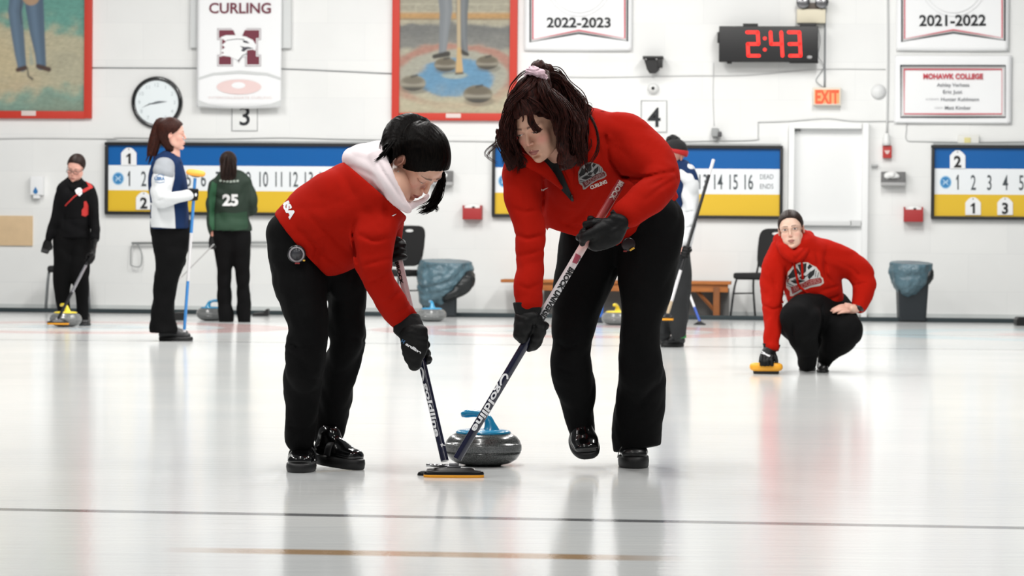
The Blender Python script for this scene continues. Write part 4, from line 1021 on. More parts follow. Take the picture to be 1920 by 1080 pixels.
# ------------------------------------------------------------------ odd things on the ice edge
def lump(name, pts, D, depth, m, label, cat):
    F_ = [W(x, y, D) for x, y in pts]; n = len(pts); zmin = min(p[2] for p in F_)
    for p in F_: p[2] = p[2]-zmin+.002 if True else p[2]
    B_ = [p+np.array([0, depth, 0]) for p in F_]
    o = meshobj(name, F_+B_, [list(range(n))]+[[2*n-1-i for i in range(n)]]+[[i, n+i, n+(i+1) % n, (i+1) % n] for i in range(n)], m, smooth=False); tag(o, label, cat)
    bv = o.modifiers.new('bevel', 'BEVEL'); bv.width = .008; bv.segments = 2
lump('black_case', [(472, 586), (503, 586), (503, 573), (499, 573), (494, 579), (474, 581)], 33.0, .2, BLACKP, 'flat black wedge-shaped case by the wall right of the woman in green', 'case')
lump('black_case', [(325, 602), (347, 602), (347, 590), (344, 587), (328, 587), (325, 590)], 31.2, .12, BLACKP, 'small black case on the ice behind the blue-and-white woman\'s feet', 'case')
lump('black_case', [(1906, 608), (1960, 608), (1960, 593), (1910, 592), (1906, 597)], 31.8, .2, BLACKP, 'dark case cut off by the right edge on the far ice', 'case')
root = empty('sports_bag', G(1124, 606), 'small blue bag with dark base, beside the yellow-handled stone between the legs', 'bag')
mb = MB(); q = W(1124, 575, 31.6); mb.box((q[0], q[1], .145), (.075, .12, .20), None, .02); mb.build('body', mat('bag_blue', '2459a8', .6), root)
mb = MB(); mb.box((q[0], q[1], .03), (.09, .14, .055), None, .01); mb.build('base', mat('bag_navy', '1c2430', .6), root)
# ------------------------------------------------------------------ people
SKIN = mat('skin', 'ffffff', .48, vcol=True, bump=.05, bscale=260, bdist=.002)
REDC = mat('red_sweater', 'a41405', .9, spec=.12, bump=.35, bscale=420, bdist=.0015)
BLKT = mat('black_trousers', '050506', .85, spec=.15, bump=.25, bscale=350, bdist=.001)
GLV = mat('black_glove', '070708', .55, spec=.25, bump=.5, bscale=90, bdist=.002)
GCUFF = mat('glove_cuff', '161617', .75, spec=.2)
SHOE = mat('shoe_leather', '0b0b0c', .14, coat=.7, bump=.08, bscale=60); SOLE = mat('shoe_sole', '141415', .5); EYEM = mat('eye', 'ffffff', .15, vcol=True, coat=.4)
def Rmat(p, r, y):
    p, r, y = map(math.radians, (p, r, y)); c, s = math.cos, math.sin
    Rx = np.array([[1, 0, 0], [0, c(p), -s(p)], [0, s(p), c(p)]]); Ry = np.array([[c(r), 0, s(r)], [0, 1, 0], [-s(r), 0, c(r)]]); Rz = np.array([[c(y), -s(y), 0], [s(y), c(y), 0], [0, 0, 1]])
    return Ry @ Rx @ Rz
class Head:
    def __init__(s, x, y, D, pry, sc=1.0): s.c = W(x, y, D); s.R = Rmat(*pry)*sc; s.sc = sc
    def w(s, P): return np.asarray(P, float) @ s.R.T + s.c
    def l(s, P): return (np.asarray(P, float)-s.c) @ s.R/(s.sc**2)
def head_geo(H, h=.0023, skin='d8a892', lips='a85a55', brow='4a3328', cheek=.5, lid=0.0, ears=True, mouth_open=0.0, makeup=0.0):
    f = Field((-.095, -.135, -.145), (.095, .115, .135), h)
    E = f.ell
    E((0, .012, .036), (.073, .091, .083), 0); E((0, -.028, .030), (.061, .058, .062), .02); E((0, -.032, -.034), (.054, .050, .062), .02)
    f.chain([(-.053, .0, -.040), (-.049, -.012, -.066), (-.031, -.050, -.087), (0, -.076, -.098), (.031, -.050, -.087), (.049, -.012, -.066), (.053, .0, -.040)], .0158, .0145, k=.028, sub=3, wd=(0, 0, 1))
    for s in (-1, 1):
        E((s*.040, -.060, -.026), (.020, .019, .019), .024); E((s*.030, -.058, -.058), (.020, .02, .025), .02)
        f.chain([(s*.050, -.062, .020), (s*.032, -.082, .026), (s*.012, -.087, .021)], [.006, .008, .006], k=.014, sub=2)
        E((s*.031, -.104, .008), (.0165, .017, .0125), .013, 's')
    E((0, -.080, -.062), (.026, .020, .022), .018); E((0, -.085, -.096), (.013, .011, .011), .016)
    for s in (-1, 1): E((s*.031, -.0735, .0075), (.0165, .0150, .0140), .0035)
    f.chain([(0, -.082, .018), (0, -.091, 0), (0, -.101, -.019), (0, -.1055, -.0265)], [.0060, .0060, .0070, .0078], [.007, .008, .0085, .0078], k=.010, sub=3, wd=(1, 0, 0))
    for s in (-1, 1): E((s*.0105, -.095, -.0305), (.0062, .0078, .0058), .006); E((s*.0058, -.102, -.0370), (.0032, .004, .003), .002, 's')
    up = [(-.0215, -.088, -.0610), (-.012, -.096, -.0575), (-.004, -.0995, -.0555), (0, -.0995, -.0570), (.004, -.0995, -.0555), (.012, -.096, -.0575), (.0215, -.088, -.0610)]
    lo = [(-.021, -.087, -.0640), (-.010, -.0945, -.0685), (0, -.0965, -.0700), (.010, -.0945, -.0685), (.021, -.087, -.0640)]
    f.chain(up, [.0018, .0038, .0042, .0040, .0042, .0038, .0018], k=.004, sub=3); f.chain(lo, [.0018, .0046, .0056, .0046, .0018], k=.004, sub=3)
    f.chain([(-.022, -.092, -.0632), (0, -.1035, -.0625), (.022, -.092, -.0632)], .0014+.0018*mouth_open, k=.0015, sub=4, op='s')
    E((0, -.090, -.083), (.016, .008, .006), .008, 's')
    if ears:
        for s in (-1, 1):
            ax = [nrm((1, s*.35, 0)), nrm((-s*.35, 1, .15)), (0, -.15, 1)]
            E((s*.0765, .012, -.004), (.0065, .017, .030), .006, ax=ax); E((s*.0835, .008, .002), (.006, .0085, .013), .004, 's', ax=ax)
    V, F = f.mesh(2)
    C = np.zeros_like(V)+np.array(lin(skin)); g = lambda c, r: np.exp(-(((V-np.array(c))/np.array(r))**2).sum(1))
    def mix(C, col, m): m = np.clip(m, 0, 1)[:, None]; return C*(1-m)+np.array(lin(col))*m
    fr = (V[:, 1] < -.03)
    for s in (-1, 1): C = mix(C, 'd07f72', g((s*.042, -.07, -.028), (.022, .04, .018))*cheek); C = mix(C, 'c98f80', g((s*.031, -.085, .008), (.018, .03, .014))*.45); C = mix(C, '6b4338', g((s*.033, -.085, .012), (.017, .03, .008))*makeup)
    for s in (-1, 1): C = mix(C, 'cf8474', g((s*.08, .01, 0), (.012, .03, .04))*.5)
    C = mix(C, 'd08678', g((0, -.112, -.030), (.013, .02, .010))*.5)
    zl = -.0625; lip = np.zeros(len(V))
    xx = np.abs(V[:, 0]); hi = -.0525-.0040*(xx < .0035)*(1-xx/.0035)-np.clip(xx-.005, 0, 1)*.50; lw = -.0765+np.clip(xx-.006, 0, 1)*.75
    lip = np.clip(np.minimum(hi-V[:, 2], V[:, 2]-lw)/.0012+.5, 0, 1)*(xx < .0215)*(V[:, 1] < -.075)
    C = mix(C, lips, lip*.9); C = mix(C, '5a2a2a', np.clip(1-np.abs(V[:, 2]+.0628)/(.0018+.002*mouth_open), 0, 1)*(xx < .021)*fr*.85)
    bz = .0265+.003*np.sin((xx-.012)/.04*PI); bw = .0042*np.clip((.052-xx)/.02, .3, 1)
    C = mix(C, brow, np.clip(1.3-np.abs(V[:, 2]-bz)/bw, 0, 1)*(xx > .011)*(xx < .052)*fr*.8)
    # lash line round the almond
    ex = (xx-.031)/.0150; openh = .0052*(1-lid); top = .0075-lid*.004+openh*np.clip(1-ex**2, 0, 1)**.6; bot = .0075-.0042*np.clip(1-ex**2, 0, 1)**.8-lid*.002
    C = mix(C, '33221e', np.clip(1-np.abs(V[:, 2]-top)/.0022, 0, 1)*(np.abs(ex) < 1.12)*fr*.9); C = mix(C, '8a6258', np.clip(1-np.abs(V[:, 2]-bot)/.0016, 0, 1)*(np.abs(ex) < 1)*fr*.4)
    return H.w(V), F, C
def eyes(H, parent, iris='5b4634', gaze=(0, 0), lid=0.0):
    for s in (-1, 1):
        V = []; C = []; F = []; nx, nz_ = 15, 9
        for j in range(nz_):
            for i in range(nx):
                ex = -1+2*i/(nx-1); a = 1-ex**2
                top = .0075-lid*.004+.0052*(1-lid)*max(a, 0)**.6; bot = .0075-.0042*max(a, 0)**.8-lid*.002
                x = s*.031+ex*.0142; z = bot+(top-bot)*j/(nz_-1)
                q = 1-((x-s*.031)/.0172)**2-((z-.0075)/.0147)**2
                y = -.0735-.0157*math.sqrt(max(q, .02))-.0004
                V.append((x, y, z)); d = math.hypot(x-s*.031-gaze[0], z-.0078-gaze[1])
                c = lin('18120f') if d < .0026 else (lin(iris) if d < .0060 else lin('d9d0cb'))
                C.append(c)
        for j in range(nz_-1):
            for i in range(nx-1): q = j*nx+i; F.append([q, q+1, q+nx+1, q+nx])
        meshobj('eye', H.w(V), F, EYEM, parent, cols=np.array(C))
def st(D, L, s=None):
    """stations (x, y, half width px, depth offset m, half depth m or None)"""
    P, A, B = [], [], []
    for q in L:
        d = q[3] if len(q) > 3 else 0; P.append(W(q[0], q[1], D+d)); a = q[2]/(FPX/(D+d)); A.append(a); B.append(q[4] if len(q) > 4 and q[4] is not None else a*.92)
    return P, A, B
def sdf_bounds(sets, m=.03):
    P = np.concatenate([np.array(s[0]) for s in sets]); r = max(max(max(s[1]), max(s[2])) for s in sets)+m
    return P.min(0)-r, P.max(0)+r
def shrink(S, k, cap=None): return S[0], [a*k for a in S[1]], [b*k for b in S[2]]
def garment(name, sets, h, m, parent, k=.03, wr=(.004, 22, 1), wr2=(.0015, 60, 2), creases=(), planes=(), smooth=2, ks=None):
    lo, hi = sdf_bounds(sets); f = Field(lo, hi, h)
    for i, s in enumerate(sets): f.chain(*s, k=(ks[i] if ks else k), sub=5)
    if wr: f.wrinkle(wr[0]*1.8, *wr[1:])
    if wr2: f.wrinkle(*wr2)
    for c in creases: f.crease(c[0], c[1]*.62, c[2]*1.5, *c[3:])
    for p in planes: f.plane(*p)
    V, F = f.mesh(smooth); return meshobj(name, V, F, m, parent)
def body_geo(H, sets, neck, h=.009, skin='d8a892', head=None):
    lo, hi = sdf_bounds(sets+[neck]); f = Field(lo, hi, h)
    for s in sets: f.chain(*s, k=.02, sub=4)
    f.chain(*neck, k=.03, sub=3)
    V, F = f.mesh(2); C = np.zeros_like(V)+np.array(lin(skin))
    hv, hf, hc = head
    return np.vstack([V, hv]), np.vstack([F, hf+len(V)]), np.vstack([C, hc])
def fist(parent, shaft0, shaft1, C, wrist, back, rs=.0155, s=1.0, name='glove', m=None, h=.0032, cuff=None, thumb=1, wrap=1, cuffr=.042, extra=()):
    """a gloved hand closed round a shaft. C on the shaft, back = direction from the shaft to the palm side"""
    m = m or GLV; t = nrm(np.asarray(shaft1)-shaft0); n = nrm(back-t*(back@t)); q = np.cross(t, n)*wrap; C = np.asarray(C, float); wrist = np.asarray(wrist, float)
    if (wrist-C)@t < 0: td = -1
    else: td = 1
    f = Field(np.minimum(C, wrist)-.11*s, np.maximum(C, wrist)+.11*s, h)
    R = rs+.0115*s; pc = C+n*(R+.012*s)
    for i in range(4):
        o = t*(i-1.5)*.0225*s*1.02; r = (.0118, .0128, .0128, .0118)[i]*s; L = (1, 1.05, 1.0, .86)[i]
        ang = [10, 70, 130, 190, 240*L]
        P = [C+o+(n*math.cos(math.radians(a))+q*math.sin(math.radians(a)))*(R+(.006 if a == 10 else 0)) for a in ang]
        f.chain(P, [r*1.15, r*1.1, r*1.05, r, r*.85], k=.004*s, sub=4)
    f.chain([pc-t*.030*s, pc+t*.030*s], [.026*s, .026*s], [.017*s, .017*s], k=.012*s, sub=1, wd=q)
    f.chain([pc+q*.01*s, pc*.5+wrist*.5+n*.004, wrist], [.043*s, .040*s, .030*s], [.020*s, .022*s, .026*s], k=.014*s, sub=4, wd=t if abs(nrm(wrist-pc)@t) < .8 else q)
    # thumb leaves the side of the palm
    f.chain([pc*.6+wrist*.4-q*.012*s, pc+t*td*.042*s-q*.018*s, C+t*td*.030*s+(n*math.cos(-1.3)+q*math.sin(-1.3))*(R+.004), C+t*td*.012*s*thumb+(n*math.cos(-2.2)+q*math.sin(-2.2))*(R+.005)], [.014*s, .0145*s, .0135*s, .011*s], k=.008*s, sub=4)
    for e in extra: f.chain(*e)
    f.wrinkle(.0022*s, 75, 4)
    # the channel for the shaft
    f.chain([C-t*.14*s, C+t*.14*s], rs*.97, k=.001, sub=1, op='s')
    o = meshobj(name, *f.mesh(2), m, parent)
    if cuff is not None:
        e0 = wrist; e1 = np.asarray(cuff, float); d = nrm(e1-e0)
        f = Field(np.minimum(e0, e1)-.08*s, np.maximum(e0, e1)+.08*s, h)
        f.chain([e0-d*.008, e1], [cuffr*.86*s, cuffr*s], [cuffr*.78*s, cuffr*.90*s], k=.0, sub=1); f.plane(e1, d); f.plane(e0-d*.012, -d); f.wrinkle(.002, 60, 7)
        meshobj('cuff', *f.mesh(1), GCUFF, o)
    return o
def shoe(name, parent, heel, toe, w=.048, hh=.085, sole=.028, m=None, ms=None, h=.004, ankle=True, up=(0, 0, 1), strap=True):
    heel = np.asarray(heel, float); toe = np.asarray(toe, float); d = nrm(toe-heel); L = np.linalg.norm(toe-heel); u = nrm(np.asarray(up, float)-d*(np.asarray(up, float)@d)); s = np.cross(d, u)
    P = lambda a, b, c=0: heel+d*a*L+u*b+s*c
    f = Field(np.minimum(heel, toe)-.14, np.maximum(heel, toe)+.14, h)
    f.chain([P(.12, sole+.020), P(.35, sole+.024), P(.6, sole+.018), P(.84, sole+.012)], [w*.78, w*.82, w*.98, w*.86], [.034, .034, .028, .026], k=.01, sub=4, wd=s)
    if ankle: f.chain([P(.18, sole+.02), P(.22, hh)], [w*.72, w*.74], [.045, .046], k=.02, sub=1, wd=s); f.chain([P(.25, hh-.01), P(.6, sole+.032)], [w*.6, w*.6], [.02, .02], k=.02, sub=1, wd=s)
    f.plane(P(0, sole-.001), -u); f.plane(P(0, hh+.03), u)
    o = meshobj(name, *f.mesh(2), m or SHOE, parent)
    # sole: outline loft
    n = 36; V = []; F = []
    def outline(g):
        out = []
        for k in range(n):
            th = 2*PI*k/n; a = .5+.5*math.cos(th)*1.0; wd = w*(1.0+.10*math.cos(th))*math.copysign(abs(math.sin(th))**.75, math.sin(th))
            out.append((a*L+g*math.cos(th), wd+g*math.copysign(1, wd)*abs(math.sin(th))))
        return out
    for z, g in ((0, -.003), (.004, .001), (sole*.6, .003), (sole, .001), (sole+.004, -.004)):
        for a, b in outline(g): V.append(heel+d*a+u*z+s*b)
    for i in range(4):
        for k in range(n): F.append([i*n+k, i*n+(k+1) % n, (i+1)*n+(k+1) % n, (i+1)*n+k])
    F.append(list(range(n))[::-1]); F.append([4*n+k for k in range(n)])
    so = meshobj('sole', V, F, ms or SOLE, o, smooth=True)
    for e in so.data.edges: pass
    if strap:
        mb = MB(); Q = [P(.40, sole+.004, -w*1.0), P(.41, sole+.045, -w*.8), P(.40, sole+.064, 0), P(.41, sole+.045, w*.8), P(.40, sole+.004, w*1.0)]
        mb.tube(Q, [.004]*5, 10, sub=5, flat=4.0, fd=d); mb.build('strap', mat('strap', '1d1d1f', .5), o, smooth=True)
    return o
def strands(mb, root_pts, n, spread, r0=.0022, seed=0, curl=0, sub=5, tip=.25, nseg=5, clump=7):
    """wavy locks following a guide polyline, gathered in clumps"""
    rng = np.random.default_rng(seed); G_ = np.array(root_pts, float); k = len(G_)
    if not curl: clump = 1
    for c in range(max(1, n//clump)):
        coff = rng.normal(0, 1, 3)*spread; ph = rng.uniform(0, 6.3, 3); fr = rng.uniform(.85, 1.25); cj = rng.normal(0, 1, (k, 3))*spread*.12; ln = rng.uniform(.86, 1.06)
        for q in range(clump):
            off = coff+rng.normal(0, 1, 3)*min(spread*.35, .004); pq = ph+rng.normal(0, .25, 3); P = []
            for j in range(k):
                u = j/(k-1); w_ = .35+.65*math.sin(min(u*1.4+.15, 1)*PI*.5); g = G_[j] if u < 1 else G_[j-1]+(G_[j]-G_[j-1])*ln
                P.append(g+off*w_+cj[j]+rng.normal(0, 1, 3)*.0012+curl*np.array([math.sin(u*10*fr+pq[0]), math.cos(u*9*fr+pq[1]), .3*math.sin(u*8+pq[2])])*(.25+.9*u))
            r = r0*rng.uniform(.6, 1.3); mb.tube(P, [r*.7]+[r]*(k-2)+[r*tip], nseg, sub=sub)
    return mb
def hairmat(name, c1, c2, rough=.36):
    m = mat(name, c1, rough, spec=.12); nt = m.node_tree; N = nt.nodes; L = nt.links; b = N['Principled BSDF']
    tc = N.new('ShaderNodeTexCoord'); mp = N.new('ShaderNodeMapping'); mp.inputs['Scale'].default_value = (1, 1, .22); L.new(tc.outputs['Object'], mp.inputs[0])
    n = N.new('ShaderNodeTexNoise'); n.inputs['Scale'].default_value = 190; n.inputs['Detail'].default_value = 3; L.new(mp.outputs[0], n.inputs[0])
    r = N.new('ShaderNodeValToRGB'); r.color_ramp.elements[0].position = .35; r.color_ramp.elements[1].position = .7; r.color_ramp.elements[0].color = (*lin(c1), 1); r.color_ramp.elements[1].color = (*lin(c2), 1)
    L.new(n.outputs[0], r.inputs[0]); L.new(r.outputs[0], b.inputs['Base Color'])
    bp = N.new('ShaderNodeBump'); bp.inputs['Strength'].default_value = .5; bp.inputs['Distance'].default_value = .003; L.new(n.outputs[0], bp.inputs['Height']); L.new(bp.outputs[0], b.inputs['Normal']); return m
def hair_cap(H, parts, name, m, parent, h=.0028, front=.055, side=-.03, extra=None, thick=.010, wr=.0018, tilt=.9, part=None, earcut=False):
    """skull cap in head space; the face side is cut by a hairline"""
    f = Field((-.12, -.125, -.16), (.12, .17, .17), h)
    f.ell((0, .014, .038), (.073+thick, .091+thick, .084+thick), 0); f.ell((0, -.028, .034), (.061+thick, .058+thick*.8, .062+thick), .02)
    if parts: parts(f)
    # hairline: remove face side below a slanted surface
    q = f.sub(f.lo, f.lo+f.h*f.n); sl, X = q
    x, y, z = X
    line = front-.55*np.maximum(np.abs(x)-.03, 0)*0 - (np.clip(y+.095, 0, 1)*tilt*1.9) + np.clip(np.abs(x)-.045, 0, 1)*-.6
    cut = np.where(y < .015, (line-z), -1.0)     # positive where below the hairline on the face side
    cut = cut+0*x
    cut2 = (side-z)+0*x+0*y                       # below the nape level
    f.v[sl] = np.maximum(f.v[sl], np.maximum(cut*.6, cut2*.8))
    if extra: extra(f)
    if earcut:
        for s_ in (-1, 1): f.ell((s_*.088, .006, -.004), (.030, .021, .034), .004, 's')
    I, P = f.near(4); rng = np.random.default_rng(1)
    if part is not None: f.v[I] += (np.exp(-((P[:, 0]-part)/.0022)**2)*.004*(P[:, 2] > .04)*(P[:, 1] < .02)).astype(np.float32)
    f.v[I] += (wr*np.sin(P[:, 0]*420+6*np.sin(P[:, 1]*30)+3*np.sin(P[:, 2]*40))*(.5+.5*np.sin(P[:, 1]*50))).astype(np.float32)
    V, F = f.mesh(1); return meshobj(name, H.w(V), F, m, parent)
# ================================================================== LEFT SWEEPER
D = 11.80
root = empty('person', G(600, 884), 'person in red sweater with white hood, bending right to sweep', 'person', 'sweepers in front of the moving stone')
LEG1 = st(D, [(552, 440, 50, .02, .13), (556, 490, 49, 0, .12), (566, 545, 46, -.04, .105), (577, 600, 37, -.08, .085), (574, 650, 35, -.08, .075), (570, 700, 35, -.03, .075), (566, 755, 31, .03, .068), (562, 800, 28, .05, .065), (561, 822, 25, .05, .062)])
LEG2 = st(D, [(590, 450, 55, .06, .13), (625, 500, 54, .08, .12), (648, 550, 38, .10, .10), (649, 600, 35, .10, .088), (650, 640, 31, .12, .080), (637, 690, 32, .17, .078), (627, 745, 31, .22, .070), (619, 795, 29, .24, .066), (616, 822, 25, .24, .062)])
TOR = st(D, [(540, 488, 80, .03, .150), (572, 458, 82, .02, .155), (615, 426, 90, -.01, .150), (655, 397, 88, -.04, .145), (695, 372, 76, -.06, .14), (730, 355, 58, -.08, .12)])
XL = lambda x, y, d=0: W(x, y, D+d)
ARMN = st(D, [(706, 392, 44, -.10, .07), (699, 435, 43, -.16, .068), (699, 480, 35, -.18, .062), (706, 515, 29, -.17, .056), (722, 548, 28, -.14, .053), (744, 580, 27, -.08, .052), (763, 608, 23, -.03, .045)])
ARMF = st(D, [(728, 372, 38, .06, .07), (722, 410, 36, .14, .062), (722, 440, 30, .18, .056), (730, 462, 22, .17, .046)])
fsh = lambda pts: pts
garment('trousers', [LEG1, LEG2], .0075, BLKT, root, k=.03, wr=(.005, 18, 3), wr2=(.0018, 70, 4), planes=[],
        creases=[([(536, 640), (560, 652), (590, 648)], 5, .007), ([(655, 630), (690, 640)], 5, .006), ([(534, 655), (556, 668)], 4, .005), ([(540, 800), (580, 806)], 4, .005), ([(600, 805), (640, 797)], 4, .005), ([(618, 520), (614, 600)], 7, .008)])
pl_hem = (W(548, 505, D), nrm(W(530, 524, D)-W(617, 420, D)+0))
sw = garment('sweater', [TOR, ARMN, ARMF], .0065, REDC, root, k=.035, ks=[.02, .018, .02], wr=(.0045, 16, 5), wr2=(.0012, 60, 6),
        creases=[([(668, 415), (662, 440), (668, 480), (676, 512)], 6, .012, D-.02), ([(600, 515), (590, 480), (600, 455)], 7, .008, D), ([(575, 400), (620, 440), (655, 475)], 9, .006, D), ([(560, 430), (600, 470), (640, 500)], 7, .007, D), ([(612, 445), (596, 485)], 6, .006, D),
                 ([(672, 440), (700, 452), (730, 446)], 6, .008, D), ([(676, 500), (700, 492), (730, 486)], 5, .006, D), ([(690, 530), (710, 522), (735, 505)], 5, .006, D), ([(720, 568), (740, 556), (752, 545)], 5, .006, D), ([(735, 592), (755, 580), (772, 570)], 4, .006, D), ([(728, 358), (720, 385), (726, 420)], 6, .007, D), ([(640, 330), (690, 400), (720, 440)], 12, .003, D)],
        planes=[(W(563, 456, D), nrm(np.array([-.76, 0.05, -.66])), np.array([-9, 0, -9.]), np.array([W(668, 0, D)[0], 99, 9])), (W(640, 516, D), np.array([0.08, 0, -1.]), np.array([W(590, 0, D)[0], 0, -9.]), np.array([W(676, 0, D)[0], 99, 9])), (W(692, 345, D), nrm((.65, 0.03, .76)), np.array([W(560, 0, D)[0], 0, W(0, 402, D)[2]]), np.array([9, 99, 9.]))])
# hem rib
s = FPX/D
# cuff
f = Field(W(790, 620, D)-.16, W(740, 580, D)+.16, .004)
# hood
HP = mat('hood_white', 'e9dcdf', .8, bump=.3, bscale=400, bdist=.0015, sheen=.1)
hood_sets = [st(D, [(664, 298, 22, .0, .12), (685, 308, 38, .0, .13), (708, 328, 44, -.02, .14), (728, 352, 34, -.05, .14), (746, 372, 18, -.05, .12)]),
             st(D, [(690, 282, 14, .05, .05), (712, 284, 20, .06, .08), (730, 290, 18, .06, .08)]),
             st(D, [(708, 300, 18, -.12, .045), (716, 326, 21, -.17, .034), (728, 350, 17, -.185, .030), (742, 373, 14, -.165, .034), (760, 388, 9, -.12, .035)]),
             st(D, [(764, 388, 8, -.09, .02), (780, 382, 6, -.05, .018), (794, 375, 4.5, .0, .016), (800, 369, 4, .03, .014)])]
lo, hi = sdf_bounds(hood_sets); f = Field(lo, hi, .005)
for q in hood_sets: f.chain(*q, k=.012, sub=5)
f.ell(W(768, 318, D-.06), (.075, .125, .075), .01, 's')
f.crease([(662, 312), (700, 330), (722, 362), (745, 388)], 4, .006); f.crease([(704, 296), (716, 318), (736, 348), (757, 380)], 3.2, .010, D); f.crease([(660, 290), (690, 300), (706, 318)], 6, .005)
f.wrinkle(.003, 24, 8)
hood = meshobj('hood', *f.mesh(2), HP, root)
# head
H = Head(782, 302, D-.04, (35, 50, 70), 1.10)
hg = head_geo(H, .0022, skin='dcac95', lips='b5685f', brow='241812', lid=.72)
neck = st(D, [(715, 340, 36, -.02, .06), (745, 332, 34, -.02, .055), (762, 318, 30, -.02, .055)])
hand_r = W(783, 655, 11.74); 
HN = st(D, [(763, 608, 16, -.03, .02), (772, 630, 17, -.03, .02), (776, 650, 16, -.05, .015)])
HF = st(D, [(730, 462, 14, .17, .03), (738, 475, 12, .14, .02)])
V, F, C = body_geo(H, [shrink(LEG1, .72), shrink(LEG2, .72), shrink([q[2:] for q in TOR], .72), shrink(ARMN, .68), shrink(ARMF, .68), HN, HF], neck, .011, 'dcac95', hg)
meshobj('body', V, F, SKIN, root, cols=C)
eyes(H, root, '4a3526', gaze=(0, -.002), lid=.72)
HB = hairmat('hair_black', '050404', '110d0b', .42); HB.node_tree.nodes['Principled BSDF'].inputs['Specular IOR Level'].default_value = .05
def ex(f):
    P = lambda x, y, d: H.l(W(x, y, D+d))
    # pony tail gathered at the back, rising above the crown and falling behind the neck
    f.chain([P(792, 236, -.02), P(770, 232, -.03), P(750, 243, -.05), P(740, 262, -.08), P(738, 282, -.11), P(728, 298, -.14)], [.030, .036, .044, .044, .034, .018], k=.003, sub=4)
    f.chain([P(798, 226, -.06), P(780, 232, -.12), P(765, 246, -.155), P(757, 266, -.17), P(752, 288, -.17)], [.003, .006, .007, .007, .004], k=.004, sub=4, op='s')
    f.chain([P(738, 275, -.12), P(724, 288, -.14), P(712, 297, -.15)], [.024, .020, .008], k=.01, sub=3)
hair = hair_cap(H, None, 'hair', HB, root, front=.083, side=-.03, extra=ex, thick=.014, wr=.0007, tilt=.52, part=.0, earcut=True)
mb = MB(); P = lambda x, y, d=0: W(x, y, D+d)
strands(mb, [P(830, 325, .06), P(827, 345, .07), P(818, 370, .07), P(808, 388, .06), P(790, 398, .04)], 110, .0085, .0017, 1, .004)
strands(mb, [P(832, 330, .06), P(826, 355, .07), P(816, 378, .07), P(822, 396, .06)], 36, .006, .0015, 2, .003)
strands(mb, [P(775, 318, -.09), P(768, 322, -.09), P(766, 330, -.085)], 5, .003, .0012, 4, .001)
strands(mb, [P(742, 262, -.13), P(728, 280, -.16), P(716, 292, -.17), P(706, 302, -.17)], 26, .008, .0022, 5, .002)
strands(mb, [P(795, 228, -.04), P(766, 221, -.04), P(742, 234, -.06), P(728, 256, -.09), P(724, 282, -.13)], 40, .010, .0016, 6, .001)
ha = lambda *q: [H.w(v) for v in q]
mb.build('loose_hair', HB, hair, smooth=True)
mb = MB(); mb.tube([P(808, 247, -.05), P(770, 255, -.10), P(760, 262, -.10), P(775, 277, -.12)], .001, 6, sub=4); mb.build('hair_tie', mat('tie', '6a6060', .4), hair, smooth=True)
MB().lathe([(.001, 0), (.0035, .001), (.0035, .003), (.001, .004)], 10, P(746.5, 322, -.115), np.array([[1, 0, 0], [0, 0, 1], [0, -1, 0]])).build('earring', mat('silver', (.85, .85, .82), .15, metal=1), root, smooth=True)
# gloves
t0, t1 = A2, B2
def onshaft(A, B, y):
    ya, yb = px(A)[1], px(B)[1]; t = (y-ya)/(yb-ya); return A+(B-A)*t
Cn = onshaft(A2, B2, 660); wr_ = W(772, 622, 11.72)
g = fist(root, A2, B2, Cn, wr_, np.array([-.75, -.65, .1]), .0150, 1.12, cuff=W(762, 606, 11.74), wrap=-1, h=.003, cuffr=.050,
         extra=[(*st(11.70, [(776, 622, 26, 0, .03), (777, 648, 25, 0, .026), (776, 668, 19, 0, .024), (778, 684, 13, 0, .02)]), .012)])
decal('lettering', textpx('ardline', 775.5, 653, 5.0, 33, rot=32, bold=.05, shear=.1), [g], WHI, g, .001, sub=2)
decal('lettering', textpx('H', 756, 640, 6, 6, rot=32, bold=.05), [g], mat('blue_print', '2c5d86', .5), g, .001, sub=2)
Cf = onshaft(A2, B2, 470)
fist(root, A2, B2, Cf, W(731, 462, D+.16), np.array([-.3, .9, .1]), .0150, 1.0, cuff=W(724, 452, D+.19), wrap=1, h=.0036)
# shoes
f_ = np.array([0, -1, 0]); a1 = G(560, 887); toe1 = a1.copy(); heel1 = a1+np.array([.005, .27, 0])
shoe('shoe', root, heel1, toe1, .052, .13, .030)
heel2 = W(596, 870, D+.22); heel2[2] = .015; toe2 = G(677, 881.5)
shoe('shoe', root, heel2, toe2, .050, .12, .036)
so = [o for o in root.children if o.name.startswith('shoe')]
decal('lettering', textpx('BalancePlus', 561, 831, 4, 39, rot=-8, bold=.05), [so[0]], WHI, so[0], .001, sub=2)
# stopwatch clipped at the waist
c = P(556, 476, -.145)
axw = np.array([nrm((1, .1, 0)), nrm((0, -.2, 1)), nrm((.1, -1, -.2))])
w_ = MB().lathe([(.028, -.006), (.033, -.004), (.034, .006), (.028, .010), (.024, .008), (.0, .008)][:5], 32, c, axw).build('stopwatch', mat('watch_black', '1a1a1c', .3), root, smooth=True)
MB().lathe([(.023, .008), (.0275, .0105), (.029, .0095), (.027, .0075)], 32, c, axw).build('bezel', mat('bezel', (.62, .60, .62), .3, metal=.3), w_, smooth=True)
MB().lathe([(.0, .0085), (.022, .0085), (.022, .009), (.0, .0095)][1:3], 32, c, axw).build('watch_face', mat('watch_face', '3b3b40', .3), w_, smooth=True)
mb = MB(); mb.box(c+np.array([.004, -.012, -.034]), (.018, .006, .006), None, .002); mb.build('button', mat('btn_red', '7d1f1f', .4), w_); mb = MB(); mb.box(c+np.array([.028, -.010, -.024]), (.009, .006, .006), None, .002); mb.build('button', mat('btn_yellow', 'd8a83a', .4), w_)
